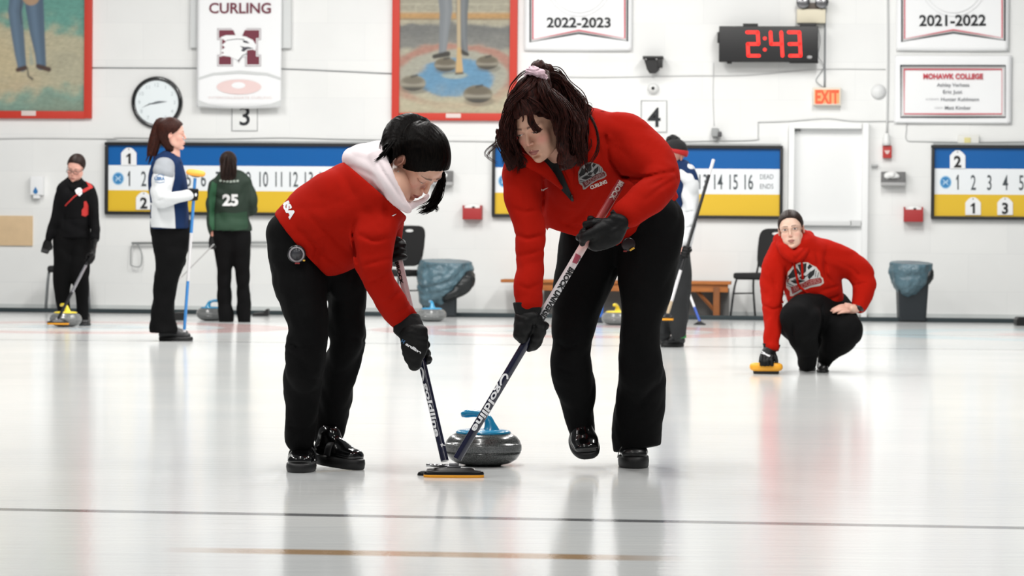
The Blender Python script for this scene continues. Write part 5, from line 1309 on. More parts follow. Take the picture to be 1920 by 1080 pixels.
# prints on the sweater
decal('lettering', textpx('USA', 540, 389, 13, 44, rot=-118+180, bold=.06), [sw], WHI, sw, .0015, sub=4)
decal('small_mark', poly([(734, 405), (737, 405.5), (743, 401), (737, 403)]), [sw], WHI, sw, .0015, sub=2)
# ================================================================== RIGHT SWEEPER
D = 12.05
root = empty('person', G(1170, 880), 'person with wavy brown ponytail and red quarter-zip leaning left over a broom', 'person', 'sweepers in front of the moving stone')
LEG1 = st(D, [(1120, 430, 62, .08, .13), (1104, 490, 60, .08, .12), (1090, 545, 50, .06, .105), (1078, 600, 40, .02, .09), (1071, 650, 37, 0, .08), (1071, 695, 37, .03, .078), (1081, 735, 33, .09, .075), (1085, 770, 27, .13, .070), (1090, 800, 25, .14, .065), (1094, 818, 22, .13, .06)])
LEG2 = st(D, [(1215, 420, 66, .02, .13), (1218, 470, 58, 0, .12), (1211, 530, 51, -.02, .11), (1202, 590, 38, -.05, .095), (1200, 640, 38, -.05, .085), (1203, 690, 40, -.02, .085), (1202, 730, 43, .06, .088), (1198, 775, 46, .11, .092), (1193, 815, 44, .14, .095), (1192, 852, 38, .15, .10)])
tr = garment('trousers', [LEG1, LEG2], .0075, BLKT, root, k=.03, wr=(.005, 17, 13), wr2=(.0015, 70, 14),
        creases=[([(1040, 640), (1062, 655), (1105, 640)], 5, .007, D), ([(1048, 690), (1080, 700)], 5, .005, D), ([(1160, 540), (1163, 640)], 7, .006), ([(1165, 780), (1200, 760), (1230, 720)], 8, .007, D), ([(1170, 830), (1200, 800)], 6, .005, D), ([(1060, 740), (1100, 780)], 5, .006, D)],
        planes=[(W(1193, 841, D+.05), nrm((.16, -.1, -1)), W(1120, 900, D)-.3, W(1270, 790, D)+.3)])
TOR = st(D, [(1180, 465, 100, .06, .15), (1168, 410, 108, .04, .155), (1160, 388, 106, .03, .15), (1148, 355, 104, 0, .15), (1118, 318, 100, -.08, .15), (1088, 285, 90, -.16, .14), (1066, 262, 74, -.20, .11)])
ARML = st(D, [(1012, 268, 42, -.22, .07), (986, 310, 41, -.27, .07), (982, 360, 36, -.32, .064), (992, 410, 30, -.36, .056), (995, 450, 27, -.38, .052), (994, 500, 25, -.41, .050), (991, 540, 24, -.44, .050), (991, 566, 22, -.45, .046)])
ARMR = st(D, [(1130, 262, 50, -.16, .08), (1172, 268, 52, -.18, .08), (1212, 300, 50, -.24, .075), (1236, 330, 38, -.30, .066), (1228, 358, 36, -.36, .062), (1205, 378, 33, -.42, .058), (1180, 398, 27, -.45, .05)])
CH = st(D, [(1090, 300, 64, -.16, .12), (1074, 345, 66, -.14, .13), (1076, 392, 61, -.07, .13), (1100, 440, 50, 0, .12)])
sw = garment('sweater', [TOR, CH, ARML, ARMR], .0065, REDC, root, k=.035, ks=[.02, .05, .02, .032], wr=(.0045, 15, 15), wr2=(.0012, 60, 16),
        creases=[([(1135, 255), (1143, 300), (1165, 330), (1200, 334), (1262, 322)], 5, .014, D-.05), ([(1210, 375), (1240, 350), (1268, 335)], 5, .006, D), ([(1215, 350), (1255, 330)], 5, .006, D), ([(1018, 330), (1022, 370), (1018, 400)], 6, .012, D), ([(960, 390), (985, 398), (1015, 392)], 5, .006, D), ([(965, 440), (990, 448), (1020, 440)], 5, .007, D), ([(970, 480), (995, 476), (1020, 468)], 5, .005, D), ([(972, 535), (992, 542), (1014, 530)], 4, .005, D), ([(1045, 410), (1075, 425), (1120, 432)], 6, .006, D), ([(1120, 360), (1090, 400), (1060, 420)], 9, .006, D), ([(1200, 425), (1245, 395), (1270, 360)], 8, .007, D), ([(1180, 440), (1230, 405)], 7, .006, D), ([(1070, 300), (1110, 330), (1130, 360)], 12, .003, D)],
        planes=[(W(1100, 441, D), nrm((-.27, .1, -.96)), np.array([W(1036, 0, D)[0], 0, -9.]), np.array([9, 99, 9.])), (W(1218, 412, D), nrm((.6, .05, -.8)), np.array([W(1100, 0, D)[0], 0, -9.]), np.array([9, 99, 9.]))])
s = FPX/D
# collar
col = [st(D, [(975, 292, 8, -.33, .02), (990, 302, 12, -.35, .018), (1010, 312, 14, -.345, .016), (1030, 328, 9, -.33, .014), (1052, 352, 4, -.305, .010)]),
       st(D, [(1062, 262, 12, -.30, .03), (1064, 290, 13, -.31, .022), (1066, 315, 9, -.30, .016), (1072, 345, 5, -.28, .012), (1076, 368, 3, -.26, .010)])]
lo, hi = sdf_bounds(col); f = Field(lo, hi, .0045)
for q in col: f.chain(*q, k=.01, sub=5)
f.wrinkle(.002, 30, 2); meshobj('collar', *f.mesh(2), REDC, sw)
decal('undershirt', poly([(1012, 300), (1040, 292), (1052, 318), (1062, 342), (1076, 374), (1072, 377), (1048, 350), (1030, 328)]), [sw], mat('undershirt', '141a1c', .8), sw, .003, sub=6)
MB().tube([W(1071, 366, D-.285), W(1074, 377, D-.275)], .004, 8).build('zip_pull', mat('zip', '1a1410', .4), sw, smooth=True)
# head
H = Head(1009, 232, D-.36, (20, -24, -36), 1.03)
hg = head_geo(H, .0022, skin='d2a28a', lips='96524e', brow='4a2c22', cheek=.7, lid=.62)
neck = st(D, [(1062, 300, 38, -.22, .06), (1045, 275, 34, -.28, .055), (1025, 250, 32, -.33, .055)])
HL = st(D, [(991, 566, 15, -.45, .02), (991, 590, 16, -.45, .02), (990, 612, 14, -.46, .02)])
HR = st(D, [(1180, 398, 16, -.45, .02), (1155, 415, 16, -.44, .02), (1135, 428, 14, -.44, .02)])
V, F, C = body_geo(H, [shrink(LEG1, .72), shrink([q[:-1] for q in LEG2], .66), shrink([q[2:] for q in TOR], .72), shrink(ARML, .68), shrink(ARMR, .68), HL, HR], neck, .011, 'd2a28a', hg)
meshobj('body', V, F, SKIN, root, cols=C)
eyes(H, root, '4f5a52', gaze=(-.001, -.002), lid=.62)
HR_ = hairmat('hair_brown', '170b0a', '45201a', .5)
P = lambda x, y, d=0: W(x, y, D+d)
def ex(f):
    L = lambda x, y, d: H.l(W(x, y, D+d))
    f.chain([L(1022, 150, -.26), L(1040, 165, -.22), L(1058, 200, -.20), L(1072, 240, -.22), L(1078, 280, -.26), L(1072, 308, -.30)], [.030, .045, .055, .062, .058, .030], [.04, .06, .07, .06, .05, .03], k=.02, sub=4)
    f.chain([L(1052, 225, -.42), L(1062, 262, -.42), L(1066, 295, -.40), L(1064, 315, -.36)], [.020, .032, .034, .018], [.03, .04, .04, .02], k=.02, sub=4)
    f.chain([L(958, 215, -.38), L(948, 250, -.34), L(955, 285, -.32), L(962, 312, -.32)], [.015, .028, .036, .018], [.03, .04, .04, .02], k=.02, sub=4)
    f.chain([L(1002, 140, -.30), L(1014, 130, -.28), L(1030, 138, -.24)], [.018, .028, .03], k=.012, sub=3)
    f.chain([L(990, 185, -.44), L(1004, 165, -.41), L(1012, 148, -.37)], [.050, .048, .034], k=.02, sub=4)
    f.wrinkle(.010, 45, 5)
hair = hair_cap(H, None, 'hair', HR_, root, front=.092, side=-.07, extra=ex, thick=.013, wr=.0016, tilt=.42, part=None)
mb = MB()
strands(mb, [P(1020, 138, -.30), P(1046, 146, -.27), P(1066, 172, -.26), P(1082, 200, -.27), P(1090, 235, -.30), P(1090, 272, -.33), P(1080, 306, -.35)], 225, .015, 0.0016, 11, .016, nseg=4)
strands(mb, [P(1030, 170, -.42), P(1050, 195, -.44), P(1063, 230, -.44), P(1070, 268, -.42), P(1072, 306, -.40)], 195, .014, 0.0014, 12, .014, nseg=4)
strands(mb, [P(1018, 162, -.46), P(1040, 188, -.48), P(1052, 220, -.48), P(1054, 255, -.46), P(1056, 290, -.43)], 90, .008, 0.0014, 13, .006, nseg=4)
strands(mb, [P(980, 160, -.43), P(961, 188, -.43), P(950, 225, -.42), P(946, 265, -.40), P(958, 305, -.38)], 135, .010, 0.0014, 14, .014, nseg=4)
strands(mb, [P(962, 215, -.44), P(955, 245, -.43), P(960, 272, -.38), P(972, 296, -.36), P(962, 318, -.36)], 90, .010, 0.0014, 15, .014, nseg=4)
strands(mb, [P(962, 195, -.42), P(943, 230, -.42), P(932, 262, -.42), P(918, 290, -.42), P(922, 312, -.42)], 15, .007, 0.0006, 16, .016, nseg=4)
strands(mb, [P(998, 138, -.40), P(980, 152, -.44), P(962, 175, -.46), P(952, 202, -.45)], 90, .008, 0.0012, 17, .002, nseg=4)
strands(mb, [P(1008, 142, -.42), P(1000, 158, -.47), P(985, 172, -.49), P(966, 188, -.49), P(956, 204, -.48)], 90, .007, 0.0012, 27, .002, nseg=4)
strands(mb, [P(1010, 142, -.42), P(1014, 160, -.48), P(1022, 180, -.50), P(1036, 205, -.48), P(1046, 226, -.46)], 105, .009, 0.0012, 18, .003, nseg=4)
# fringe curl over the forehead
strands(mb, [P(978, 188, -.50), P(988, 200, -.51), P(993, 216, -.52), P(997, 232, -.52), P(1006, 243, -.51), P(1014, 244, -.50)], 105, .0050, 0.0013, 19, .0015, nseg=4)
strands(mb, [P(972, 192, -.50), P(976, 204, -.51), P(981, 218, -.52), P(980, 226, -.52)], 18, .003, 0.0011, 21, .001, nseg=4)
strands(mb, [P(990, 184, -.50), P(1008, 196, -.51), P(1020, 208, -.50), P(1030, 214, -.48)], 60, .005, 0.0012, 28, .002, nseg=4)
# fly-away ends over the back
strands(mb, [P(1075, 190, -.24), P(1095, 206, -.24), P(1115, 209, -.22), P(1132, 207, -.2), P(1140, 212, -.2)], 9, .005, 0.0006, 22, .003, nseg=4)
strands(mb, [P(1070, 180, -.24), P(1085, 195, -.26), P(1098, 205, -.27), P(1098, 222, -.28)], 75, .010, 0.0009, 23, .016, nseg=4)
mb.build('loose_hair', HR_, hair, smooth=True)
f = Field(P(985, 155, -.42), P(1030, 122, -.24), .0022); f.lo = f.lo
SP = [P(990, 140, -.40), P(995, 133, -.43), P(1005, 134, -.45), P(1013, 138, -.45), P(1021, 145, -.43)]
f = Field(np.min(SP, 0)-.03, np.max(SP, 0)+.03, .0022); f.chain(SP, [.010, .0155, .016, .0155, .010], k=.002, sub=4); f.wrinkle(.0042, 150, 5); meshobj('scrunchie', *f.mesh(1), mat('scrunchie', 'dcbcc8', .6), hair)
# gloves
Cl = onshaft(A, B, 622) if False else None
def onsh(A_, B_, y):
    ya, yb = px(A_)[1], px(B_)[1]; return A_+(B_-A_)*((y-ya)/(yb-ya))
RA, RB = W(851, 871, 11.58), W(1166, 340, 11.63)
Cl = onsh(RA, RB, 622)
g = fist(root, RA, RB, Cl, W(990, 583, 11.60), np.array([-.75, -.35, -.1]), .0158, 1.15, cuff=W(989, 566, 11.60), wrap=-1, h=.003, cuffr=.046,
     extra=[(*st(11.60, [(984, 590, 18, 0, .03), (981, 612, 15, -.01, .03), (980, 634, 10, -.01, .026)]), .012), (*st(11.60, [(1006, 600, 13, 0, .024), (1010, 622, 12, -.01, .02), (1004, 642, 11, 0, .018), (992, 652, 8, .01, .014)]), .012)])
Cr = onsh(RA, RB, 436)
g2 = fist(root, RA, RB, Cr, W(1162, 412, 11.60), np.array([.72, -.55, -.35]), .0158, 1.12, cuff=W(1183, 396, 11.62), wrap=1, h=.003, cuffr=.044,
     extra=[(*st(11.55, [(1160, 415, 20, 0, .026), (1146, 436, 24, 0, .026), (1128, 452, 18, 0, .02), (1112, 460, 10, .01, .015)]), .012), (*st(11.55, [(1138, 422, 14, 0, .02), (1116, 436, 11, -.01, .018), (1098, 444, 9, 0, .016), (1092, 455, 6, .02, .014)]), .01)])
# shoes: the near one flat, the far one raised on its toe
a = G(1190, 879); shoe('shoe', root, a+np.array([0, .28, 0]), a+np.array([.0, 0, 0]), .056, .12, .040, strap=False, m=mat('shoe_matte', '111112', .35, coat=.3))
toe = W(1103, 862, D+.02); heel = W(1086, 812, D+.20)
shoe('shoe', root, heel+np.array([0, 0, .0]), toe, .054, .10, .022, up=(0, -.6, .8), strap=False)
mb = MB(); mb.tube([P(1166, 838, -.1), P(1161, 846, -.11), P(1158, 858, -.11)], .0018, 6, sub=3); mb.build('lace', mat('lace', '0c0c0c', .5), root, smooth=True)
# stopwatch on the hip
c = P(1178, 458, -.135); axw = np.array([nrm((.8, .1, .5)), nrm((-.5, -.1, .8)), nrm((.2, -1, -.1))])
w_ = MB().lathe([(.022, -.006), (.026, 0), (.026, .006), (.020, .008)], 28, c, axw).build('stopwatch', mat('watch_dark', '1f1214', .3), root, smooth=True)
mb = MB(); mb.box(c+np.array([.014, -.012, -.018]), (.020, .006, .007), np.array([nrm((.8, 0, .5)), (0, 1, 0), nrm((-.5, 0, .8))]), .002); mb.build('button', mat('btn_yellow', 'd8a83a', .4), w_)
mb = MB(); mb.box(c+np.array([-.012, -.012, -.026]), (.014, .006, .006), None, .002); mb.build('button', mat('btn_red', '7d1f1f', .4), w_)
# emblem and prints
def emblem(tg, cx, cy, sc, rot, curling=True, pal=('9a857b', '9b9c9c', '5e1517', '8f6a68'), nm2='emblem'):
    c_, s_ = math.cos(math.radians(rot)), math.sin(math.radians(rot))
    T = lambda a: (np.stack([cx+(a[0][:, 0]*c_-a[0][:, 1]*s_)*sc, cy+(a[0][:, 0]*s_+a[0][:, 1]*c_)*sc], 1), a[1])
    out = [(-24, -6), (-21, -14), (-12, -22), (0, -25), (10, -23), (14, -19), (21, -14), (25, -6), (25, 0), (28, 4), (28, 11), (22, 14), (8, 14), (-6, 17), (-20, 22), (-24, 21), (-23, 14), (-27, 8), (-26, 0)]
    EG = mat(nm2+'_outline', pal[0], .6); EWt = mat(nm2+'_silver', pal[1], .6); EB = mat('emblem_black', '0b0d0f', .6); ER = mat(nm2+'_maroon', pal[2], .6)
    nm = 'emblem'
    decal(nm, T(poly(out)), [tg], EG, tg, .0014, sub=4*sc)
    sm_ = [(x*.94, y*.94) for x, y in out]
    decal(nm, T(poly(sm_)), [tg], EWt, tg, .0018, sub=4*sc)
    decal(nm, T(merge(poly([(-22, -8), (-11, -19), (-6, -10), (-12, -5), (-20, -4)]), poly([(-5, -22), (8, -22), (5, -10), (0, -7), (-3, -10)]), poly([(10, -8), (19, -12), (16, -4), (8, 2), (6, -2)]), poly([(-6, -4), (0, -6), (4, -4), (1, 0), (-4, 0)]), poly([(-20, -1), (-8, -1), (2, 3), (-12, 5), (-16, 3)]), poly([(-9, -14), (-7, -18), (-2, -8), (-5, -6)]), poly([(12, -20), (16, -16), (9, -12), (8, -16)]), line2d([(-22, -3), (-18, -9)], 1.4), line2d([(4, -3), (12, -9)], 1.2), line2d([(-15, -2), (-6, -2)], 1),
                        line2d([(20, -9), (17, 0)], .9), line2d([(23, -6), (20, 1)], .9), line2d([(-24, 2), (-16, 7)], .9), line2d([(-25, 5), (-19, 9)], .9))), [tg], EB, tg, .0024, sub=4*sc)
    decal(nm, T(poly([(-21, 8), (-4, 6), (8, 2), (24, 2), (26, 6), (25, 10), (8, 11.5), (-6, 14), (-20, 19)])), [tg], ER, tg, .0024, sub=4*sc)
    decal('lettering', T(merge(textpx('BADGERS', 3, 8.2, 7, 40, rot=-9, bold=.03))), [tg], mat(nm2+'_letters', pal[3], .6), tg, .003, sub=3*sc)
    if curling: decal('lettering', T(textpx('CURLING', 7, 22, 6.5, 34, rot=-2, bold=.05)), [tg], mat('print_pale', 'd8cfc8', .6), tg, .0014, sub=3)
emblem(sw, 1108, 328, .98, -20)
decal('swoosh', poly([(1014, 354), (1014.5, 358.5), (1019, 358), (1029, 351.5), (1019, 354.5), (1016.5, 355)]), [sw], mat('print_pale', 'd8cfc8', .6), sw, .0014, sub=2)
# ================================================================== CROUCHING PLAYER
D = 20.70
root = empty('person', G(1525, 697), 'person in red hoodie and glasses crouching on the ice, hand on hip', 'person')
LEGA = st(D, [(1560, 590, 44, .18, .15), (1535, 592, 42, .02, .13), (1508, 592, 40, -.20, .11), (1500, 600, 39, -.28, .10)])
LEGA2 = st(D, [(1502, 598, 38, -.27, .09), (1504, 625, 30, -.24, .085), (1511, 655, 20, -.16, .072), (1512, 678, 18, -.10, .062)])
HAM = st(D, [(1545, 600, 36, .15, .12), (1500, 612, 32, .0, .10), (1484, 608, 24, -.08, .08)])
LEGB = st(D, [(1560, 600, 38, .18, .14), (1575, 612, 38, .02, .12), (1583, 620, 35, -.10, .10)])
LEGB2 = st(D, [(1582, 622, 35, -.10, .10), (1566, 645, 24, -.06, .085), (1550, 664, 16, 0, .07), (1545, 680, 11, .04, .05)])
BUT = st(D, [(1530, 600, 34, .18, .14), (1545, 640, 26, .14, .12), (1540, 650, 20, .12, .1)])
garment('trousers', [LEGA, LEGA2, HAM, LEGB, LEGB2, BUT], .0095, BLKT, root, k=.03, wr=(.006, 16, 23), wr2=None, creases=[([(1488, 605), (1486, 625), (1492, 645)], 3.5, .012, D-.05), ([(1540, 575), (1541, 610), (1536, 640)], 4, .015), ([(1495, 672), (1530, 668)], 3, .006)])
TOR = st(D, [(1535, 585, 44, .16, .14), (1530, 560, 50, .10, .15), (1522, 525, 53, .03, .145), (1508, 492, 52, -.03, .13), (1496, 468, 42, -.05, .11)])
ARML = st(D, [(1475, 478, 34, -.05, .09), (1455, 505, 27, -.08, .075), (1450, 545, 23, -.12, .065), (1449, 585, 18, -.18, .058), (1448, 620, 15.5, -.24, .052), (1446, 647, 13, -.28, .045)])
ARMR = st(D, [(1530, 478, 33, -.02, .09), (1565, 486, 30, 0, .08), (1598, 500, 26, .02, .072), (1618, 522, 23, .03, .068), (1620, 545, 18, 0, .06), (1612, 574, 13, -.05, .048)])
sw = garment('hoodie', [TOR, ARML, ARMR], .0085, REDC, root, k=.035, ks=[.02, .022, .022], wr=(.006, 17, 25), wr2=(.002, 55, 26),
    creases=[([(1474, 500), (1472, 540), (1466, 570)], 4, .02, D), ([(1475, 560), (1485, 575)], 4, .01, D), ([(1430, 572), (1450, 580), (1465, 576)], 3, .012, D), ([(1545, 480), (1548, 515), (1560, 530)], 5, .016, D), ([(1570, 490), (1600, 505), (1612, 520)], 4, .008, D), ([(1600, 535), (1625, 530)], 3, .010, D), ([(1520, 572), (1560, 560), (1580, 552)], 4, .012, D), ([(1540, 545), (1575, 535)], 4, .01, D), ([(1490, 480), (1488, 510)], 4, .008, D), ([(1530, 470), (1535, 500)], 4, .008, D), ([(1435, 500), (1450, 520), (1455, 550)], 4, .008, D)])
hs = [st(D, [(1462, 452, 12, -.02, .05), (1470, 466, 12, -.13, .045), (1484, 480, 11, -.19, .035), (1500, 478, 12, -.17, .04), (1512, 462, 12, -.08, .05), (1516, 448, 10, .0, .05)]),
      st(D, [(1508, 440, 9, .02, .04), (1515, 448, 10, .03, .07), (1505, 458, 16, .08, .08), (1485, 460, 18, .09, .08), (1466, 460, 10, .04, .06)])]
lo, hi = sdf_bounds(hs); f = Field(lo, hi, .0065)
for q in hs: f.chain(*q, k=.02, sub=5)
f.wrinkle(.005, 28, 3); f.crease([(1478, 474), (1492, 486), (1508, 470), (1516, 452)], 2.5, .01, D)
meshobj('hood', *f.mesh(2), REDC, sw)
for pts in ([(1487, 484), (1490, 500), (1494, 520), (1498, 536), (1508, 545), (1529, 563)], [(1502, 482), (1504, 500), (1505, 524)]):
    PP = []
    for x, y in pts:
        h_ = BVH(sw).ray_cast(Vector(CAM), Vector(ray(x, y)).normalized()); q = np.array(h_[0]) if h_[0] else W(x, y, D-.17); PP.append(q-nrm(ray(x, y))*.010)
    MB().tube(PP, .0075, 8, sub=4).build('drawstring', REDC, sw, smooth=True)
H = Head(1483.5, 431.5, D-.10, (1, -8, -10), 1.03)
hg = head_geo(H, .0034, skin='dcb8a4', lips='9c5f58', brow='3c2c26', cheek=.45, lid=.05, mouth_open=.6, makeup=.75)
neck = st(D, [(1490, 478, 20, -.03, .06), (1487, 462, 17, -.06, .055), (1485, 445, 16, -.08, .055)])
HL = st(D, [(1446, 647, 8, -.28, .02), (1442, 668, 9, -.30, .02)])
HR = st(D, [(1612, 574, 8, -.05, .025), (1606, 578, 8, -.07, .024), (1596, 579, 9, -.10, .022)])
V, F, C = body_geo(H, [shrink(q, .7) for q in (LEGA, LEGA2, LEGB, LEGB2, TOR, ARML, ARMR)]+[HL, HR], neck, .013, 'dcb8a4', hg)
# the bare hand resting on the hip: palm, four fingers and a thumb joined to the same body mesh
f = Field(W(1550, 600, D)-.05, W(1622, 560, D)+.05, .0035); f.lo[1]
pal = st(D, [(1611, 578, 7, -.06, .024), (1600, 579, 9, -.085, .022), (1588, 579, 9, -.105, .016)])
lo, hi = sdf_bounds([pal, st(D, [(1556, 586, 4, -.14), (1615, 572, 4, -.02)])]); f = Field(lo, hi, .0035)
f.chain(*pal, k=.006, sub=4)
for pts in ([(1588, 573, 3.0, -.10), (1577, 573, 2.9, -.115), (1567, 577, 2.6, -.12), (1560, 580, 2.1, -.12)], [(1587, 577, 3.1, -.12), (1575, 577, 3.0, -.14), (1565, 580, 2.6, -.145), (1558, 583, 2.1, -.14)],
            [(1588, 581, 3.1, -.13), (1577, 581, 2.9, -.15), (1569, 583, 2.5, -.155), (1562, 586, 2.0, -.15)], [(1591, 584, 2.9, -.13), (1583, 585, 2.6, -.15), (1577, 586, 2.2, -.155), (1571, 588, 1.8, -.15)],
            [(1604, 576, 3.4, -.06), (1594, 572, 3.2, -.05), (1585, 570, 2.8, -.04)]):
    f.chain(*st(D, pts), k=.003, sub=4)
hv, hf = f.mesh(2); hc = np.zeros_like(hv)+np.array(lin('d9a896'))
F = np.vstack([F, hf+len(V)]); V = np.vstack([V, hv]); C = np.vstack([C, hc])
meshobj('body', V, F, SKIN, root, cols=C)
eyes(H, root, '3d2f28', gaze=(0.0005, 0), lid=.05)
HD = hairmat('hair_dark', '1a1312', '33241f', .45)
def ex(f):
    f.ell((0, .095, .02), (.035, .03, .035), .01)
hair = hair_cap(H, None, 'hair', HD, root, h=.0034, front=.101, side=-.035, extra=ex, thick=.008, wr=.0009, tilt=.50, earcut=True, part=-.01)
mb = MB()   # thin spectacle frames
for s in (-1, 1):
    mb.tube([H.w((s*.031+.020*math.cos(t), -.101+.004*abs(math.cos(t)), .006+.0165*math.sin(t))) for t in np.linspace(0, 2*PI, 20)], .0007, 5, cap=False); mb.tube([H.w((s*.052, -.094, .010)), H.w((s*.076, -.02, .008)), H.w((s*.08, .015, .0))], .0007, 5)
mb.tube([H.w((-.011, -.105, .010)), H.w((0, -.108, .013)), H.w((.011, -.105, .010))], .0008, 5); mb.build('glasses', mat('glasses_metal', 'c9b79e', .25, metal=.7), root, smooth=True)
# gloved hand flat on the brush
c0 = W(1446, 647, D-.28); gx = st(D, [(1446, 650, 11, -.28, .035), (1440, 664, 13, -.30, .04), (1437, 676, 14, -.32, .045), (1438, 683, 12.5, -.34, .045)])
lo, hi = sdf_bounds([gx]); f = Field(lo, hi, .0045); f.chain(*gx, k=.01, sub=4)
for i in range(4):
    xx = 1428+i*6.5; f.chain(*st(D, [(xx+1, 668, 3.2, -.37), (xx-.5, 676, 3.3, -.40), (xx, 684, 3.0, -.405)]), k=.004, sub=3)
f.chain(*st(D, [(1450, 662, 4, -.30), (1455, 672, 3.6, -.33), (1456, 681, 3.0, -.35)]), k=.006, sub=3)
f.wrinkle(.003, 70, 3); g = meshobj('glove', *f.mesh(2), GLV, root)
f = Field(W(1425, 660, D-.28)-.08, W(1470, 636, D-.28)+.08, .0045); f.chain([W(1446, 656, D-.28), W(1447, 643, D-.27)], [.048, .057], [.045, .05], k=0, sub=1); f.plane(W(1447, 645, D-.27), (.1, 0, 1)); f.plane(W(1446, 658, D-.28), (0, 0, -1)); f.wrinkle(.003, 50, 2)
meshobj('cuff', *f.mesh(1), GCUFF, g)
decal('lettering', textpx('Olson', 1435, 663.5, 4.2, 19, rot=24, bold=.06), [g], WHI, g, .002, sub=2)
MB().tube([W(1605, 573, D-.075), W(1612, 577, D-.08), W(1617, 580, D-.06)], [.018, .022, .018], 12, sub=3).build('wrist_band', mat('band_black', '101012', .5), root, smooth=True)
# feet
a = G(1512, 696); shoe('shoe', root, a+np.array([.05, .24, 0]), a+np.array([-.01, -.0, 0]), .050, .08, .018, strap=False, m=mat('shoe_matte', '111112', .35))
a = G(1544, 699); shoe('shoe', root, a+np.array([.01, .23, .0]), a, .038, .09, .014, strap=False, m=mat('shoe_matte', '111112', .35))
emblem(sw, 1507, 523, 1.28, -10, curling=False, pal=('c4b3a8', 'c2c3c2', '8f2022', 'a86a66'), nm2='crest')
# ================================================================== FOUR PLAYERS FARTHER BACK
def neutral(D, name_label): return empty('person', (0, 0, 0), name_label, 'person')
# ---- woman with glasses
D = 29.30
root = empty('person', G(140, 611), 'person with glasses and black jacket with red panels, standing at far left', 'person', 'players standing by the back wall')
L1 = st(D, [(124, 440, 22, 0, .10), (120, 470, 20, 0, .095), (118, 510, 17, 0, .08), (117, 545, 14, .02, .07), (119, 580, 12, .05, .06), (120, 598, 10.5, .05, .055)])
L2 = st(D, [(148, 440, 22, 0, .10), (150, 470, 20, 0, .095), (150, 510, 17, -.02, .08), (152, 545, 13.5, 0, .07), (155, 580, 11.5, .02, .06), (156, 600, 10, .02, .055)])
garment('trousers', [L1, L2], .011, BLKT, root, k=.03, wr=(.006, 15, 31), wr2=None)
T = st(D, [(138, 460, 33, 0, .13), (138, 425, 32, 0, .12), (140, 400, 31, 0, .12), (140, 375, 32, -.01, .12), (140, 357, 30, 0, .11), (141, 345, 18, 0, .08)])
A1 = st(D, [(119, 360, 14, 0, .07), (113, 378, 11, 0, .062), (107, 405, 10, -.02, .055), (99, 425, 8.5, -.03, .05), (92, 446, 7, -.04, .04)])
A2_ = st(D, [(164, 358, 14, 0, .07), (173, 375, 11.5, 0, .062), (177, 405, 9.5, -.03, .055), (178, 425, 8.5, -.05, .05), (178, 447, 7.5, -.08, .042)])
JB = mat('jacket_black', '070709', .85, spec=.15)
sw = garment('jacket', [T, A1, A2_], .010, JB, root, k=.03, ks=[.01, .03, .03], wr=(.006, 16, 33), wr2=None, planes=[(W(138, 446, D), (0, 0, -1.), np.array([W(104, 0, D)[0], 0, -9.]), np.array([W(166, 0, D)[0], 99, 9]))], creases=[([(126, 370), (122, 400), (118, 440)], 2.5, .012, D), ([(163, 370), (166, 400), (166, 440)], 2.5, .012, D), ([(112, 410), (165, 412)], 3, .005, D)])
cs = [st(D, [(131, 347, 8, -.04, .05), (139, 354, 7, -.10, .03), (150, 346, 8, -.05, .05)])]
lo, hi = sdf_bounds(cs); f = Field(lo, hi, .008); f.chain(*cs[0], k=.01, sub=4); meshobj('collar', *f.mesh(2), JB, sw)
RP = mat('jacket_red', 'b02420', .75)
decal('red_panel', poly([(158, 337), (164, 340), (172, 348), (174, 352), (164, 357), (156, 362), (154, 356), (166, 350)]), [sw], RP, sw, .004, sub=3)
decal('red_stripe', line2d([(122, 386), (139, 369), (155, 358)], 2.2), [sw], RP, sw, .004, sub=3)
decal('red_panel', poly([(157, 378), (161, 377), (165, 384), (165, 402), (160, 406), (153, 404), (153, 394), (157, 388)]), [sw], RP, sw, .004, sub=3)
decal('white_emblem', poly([(140, 354), (150, 352), (154, 356), (154, 363), (149, 368), (143, 363)]), [sw], WHI, sw, .004, sub=3)
H = Head(142.5, 315, D-.04, (24, 6, -8), 1.0)
hg = head_geo(H, .0045, skin='d9a695', lips='a86a60', brow='4a3830', cheek=.5, lid=.5, ears=False)
V, F, C = body_geo(H, [shrink(q, .72) for q in (L1, L2, [q[2:] for q in T], A1, A2_)]+[st(D, [(92, 446, 5, -.04, .02), (88, 464, 5, -.05, .02)]), st(D, [(178, 447, 5, -.08, .02), (177, 464, 5, -.1, .02)])], st(D, [(141, 350, 12, 0, .05), (141, 335, 10, -.02, .05)]), .014, 'd9a695', hg)
meshobj('body', V, F, SKIN, root, cols=C); eyes(H, root, '3d2f28', lid=.5)
def ex(f): f.chain([(-.05, .07, .0), (-.065, .05, -.05), (-.07, .03, -.10)], [.025, .022, .012], k=.01, sub=3)
hair_cap(H, None, 'hair', HD, root, h=.0055, front=.098, side=-.035, extra=ex, thick=.009, wr=.0006, tilt=.4)
mb = MB()
for s in (-1, 1):
    mb.tube([H.w((s*.032+.023*math.copysign(abs(math.cos(t))**.6, math.cos(t)), -.108, .002+.014*math.copysign(abs(math.sin(t))**.6, math.sin(t)))) for t in np.linspace(0, 2*PI, 20)], .0026, 5, cap=False); mb.tube([H.w((s*.055, -.10, .006)), H.w((s*.078, .0, .006))], .0025, 5)
mb.tube([H.w((-.010, -.11, .006)), H.w((.010, -.11, .006))], .0026, 5); mb.build('glasses', mat('glasses_black', '15110f', .3), root, smooth=True)
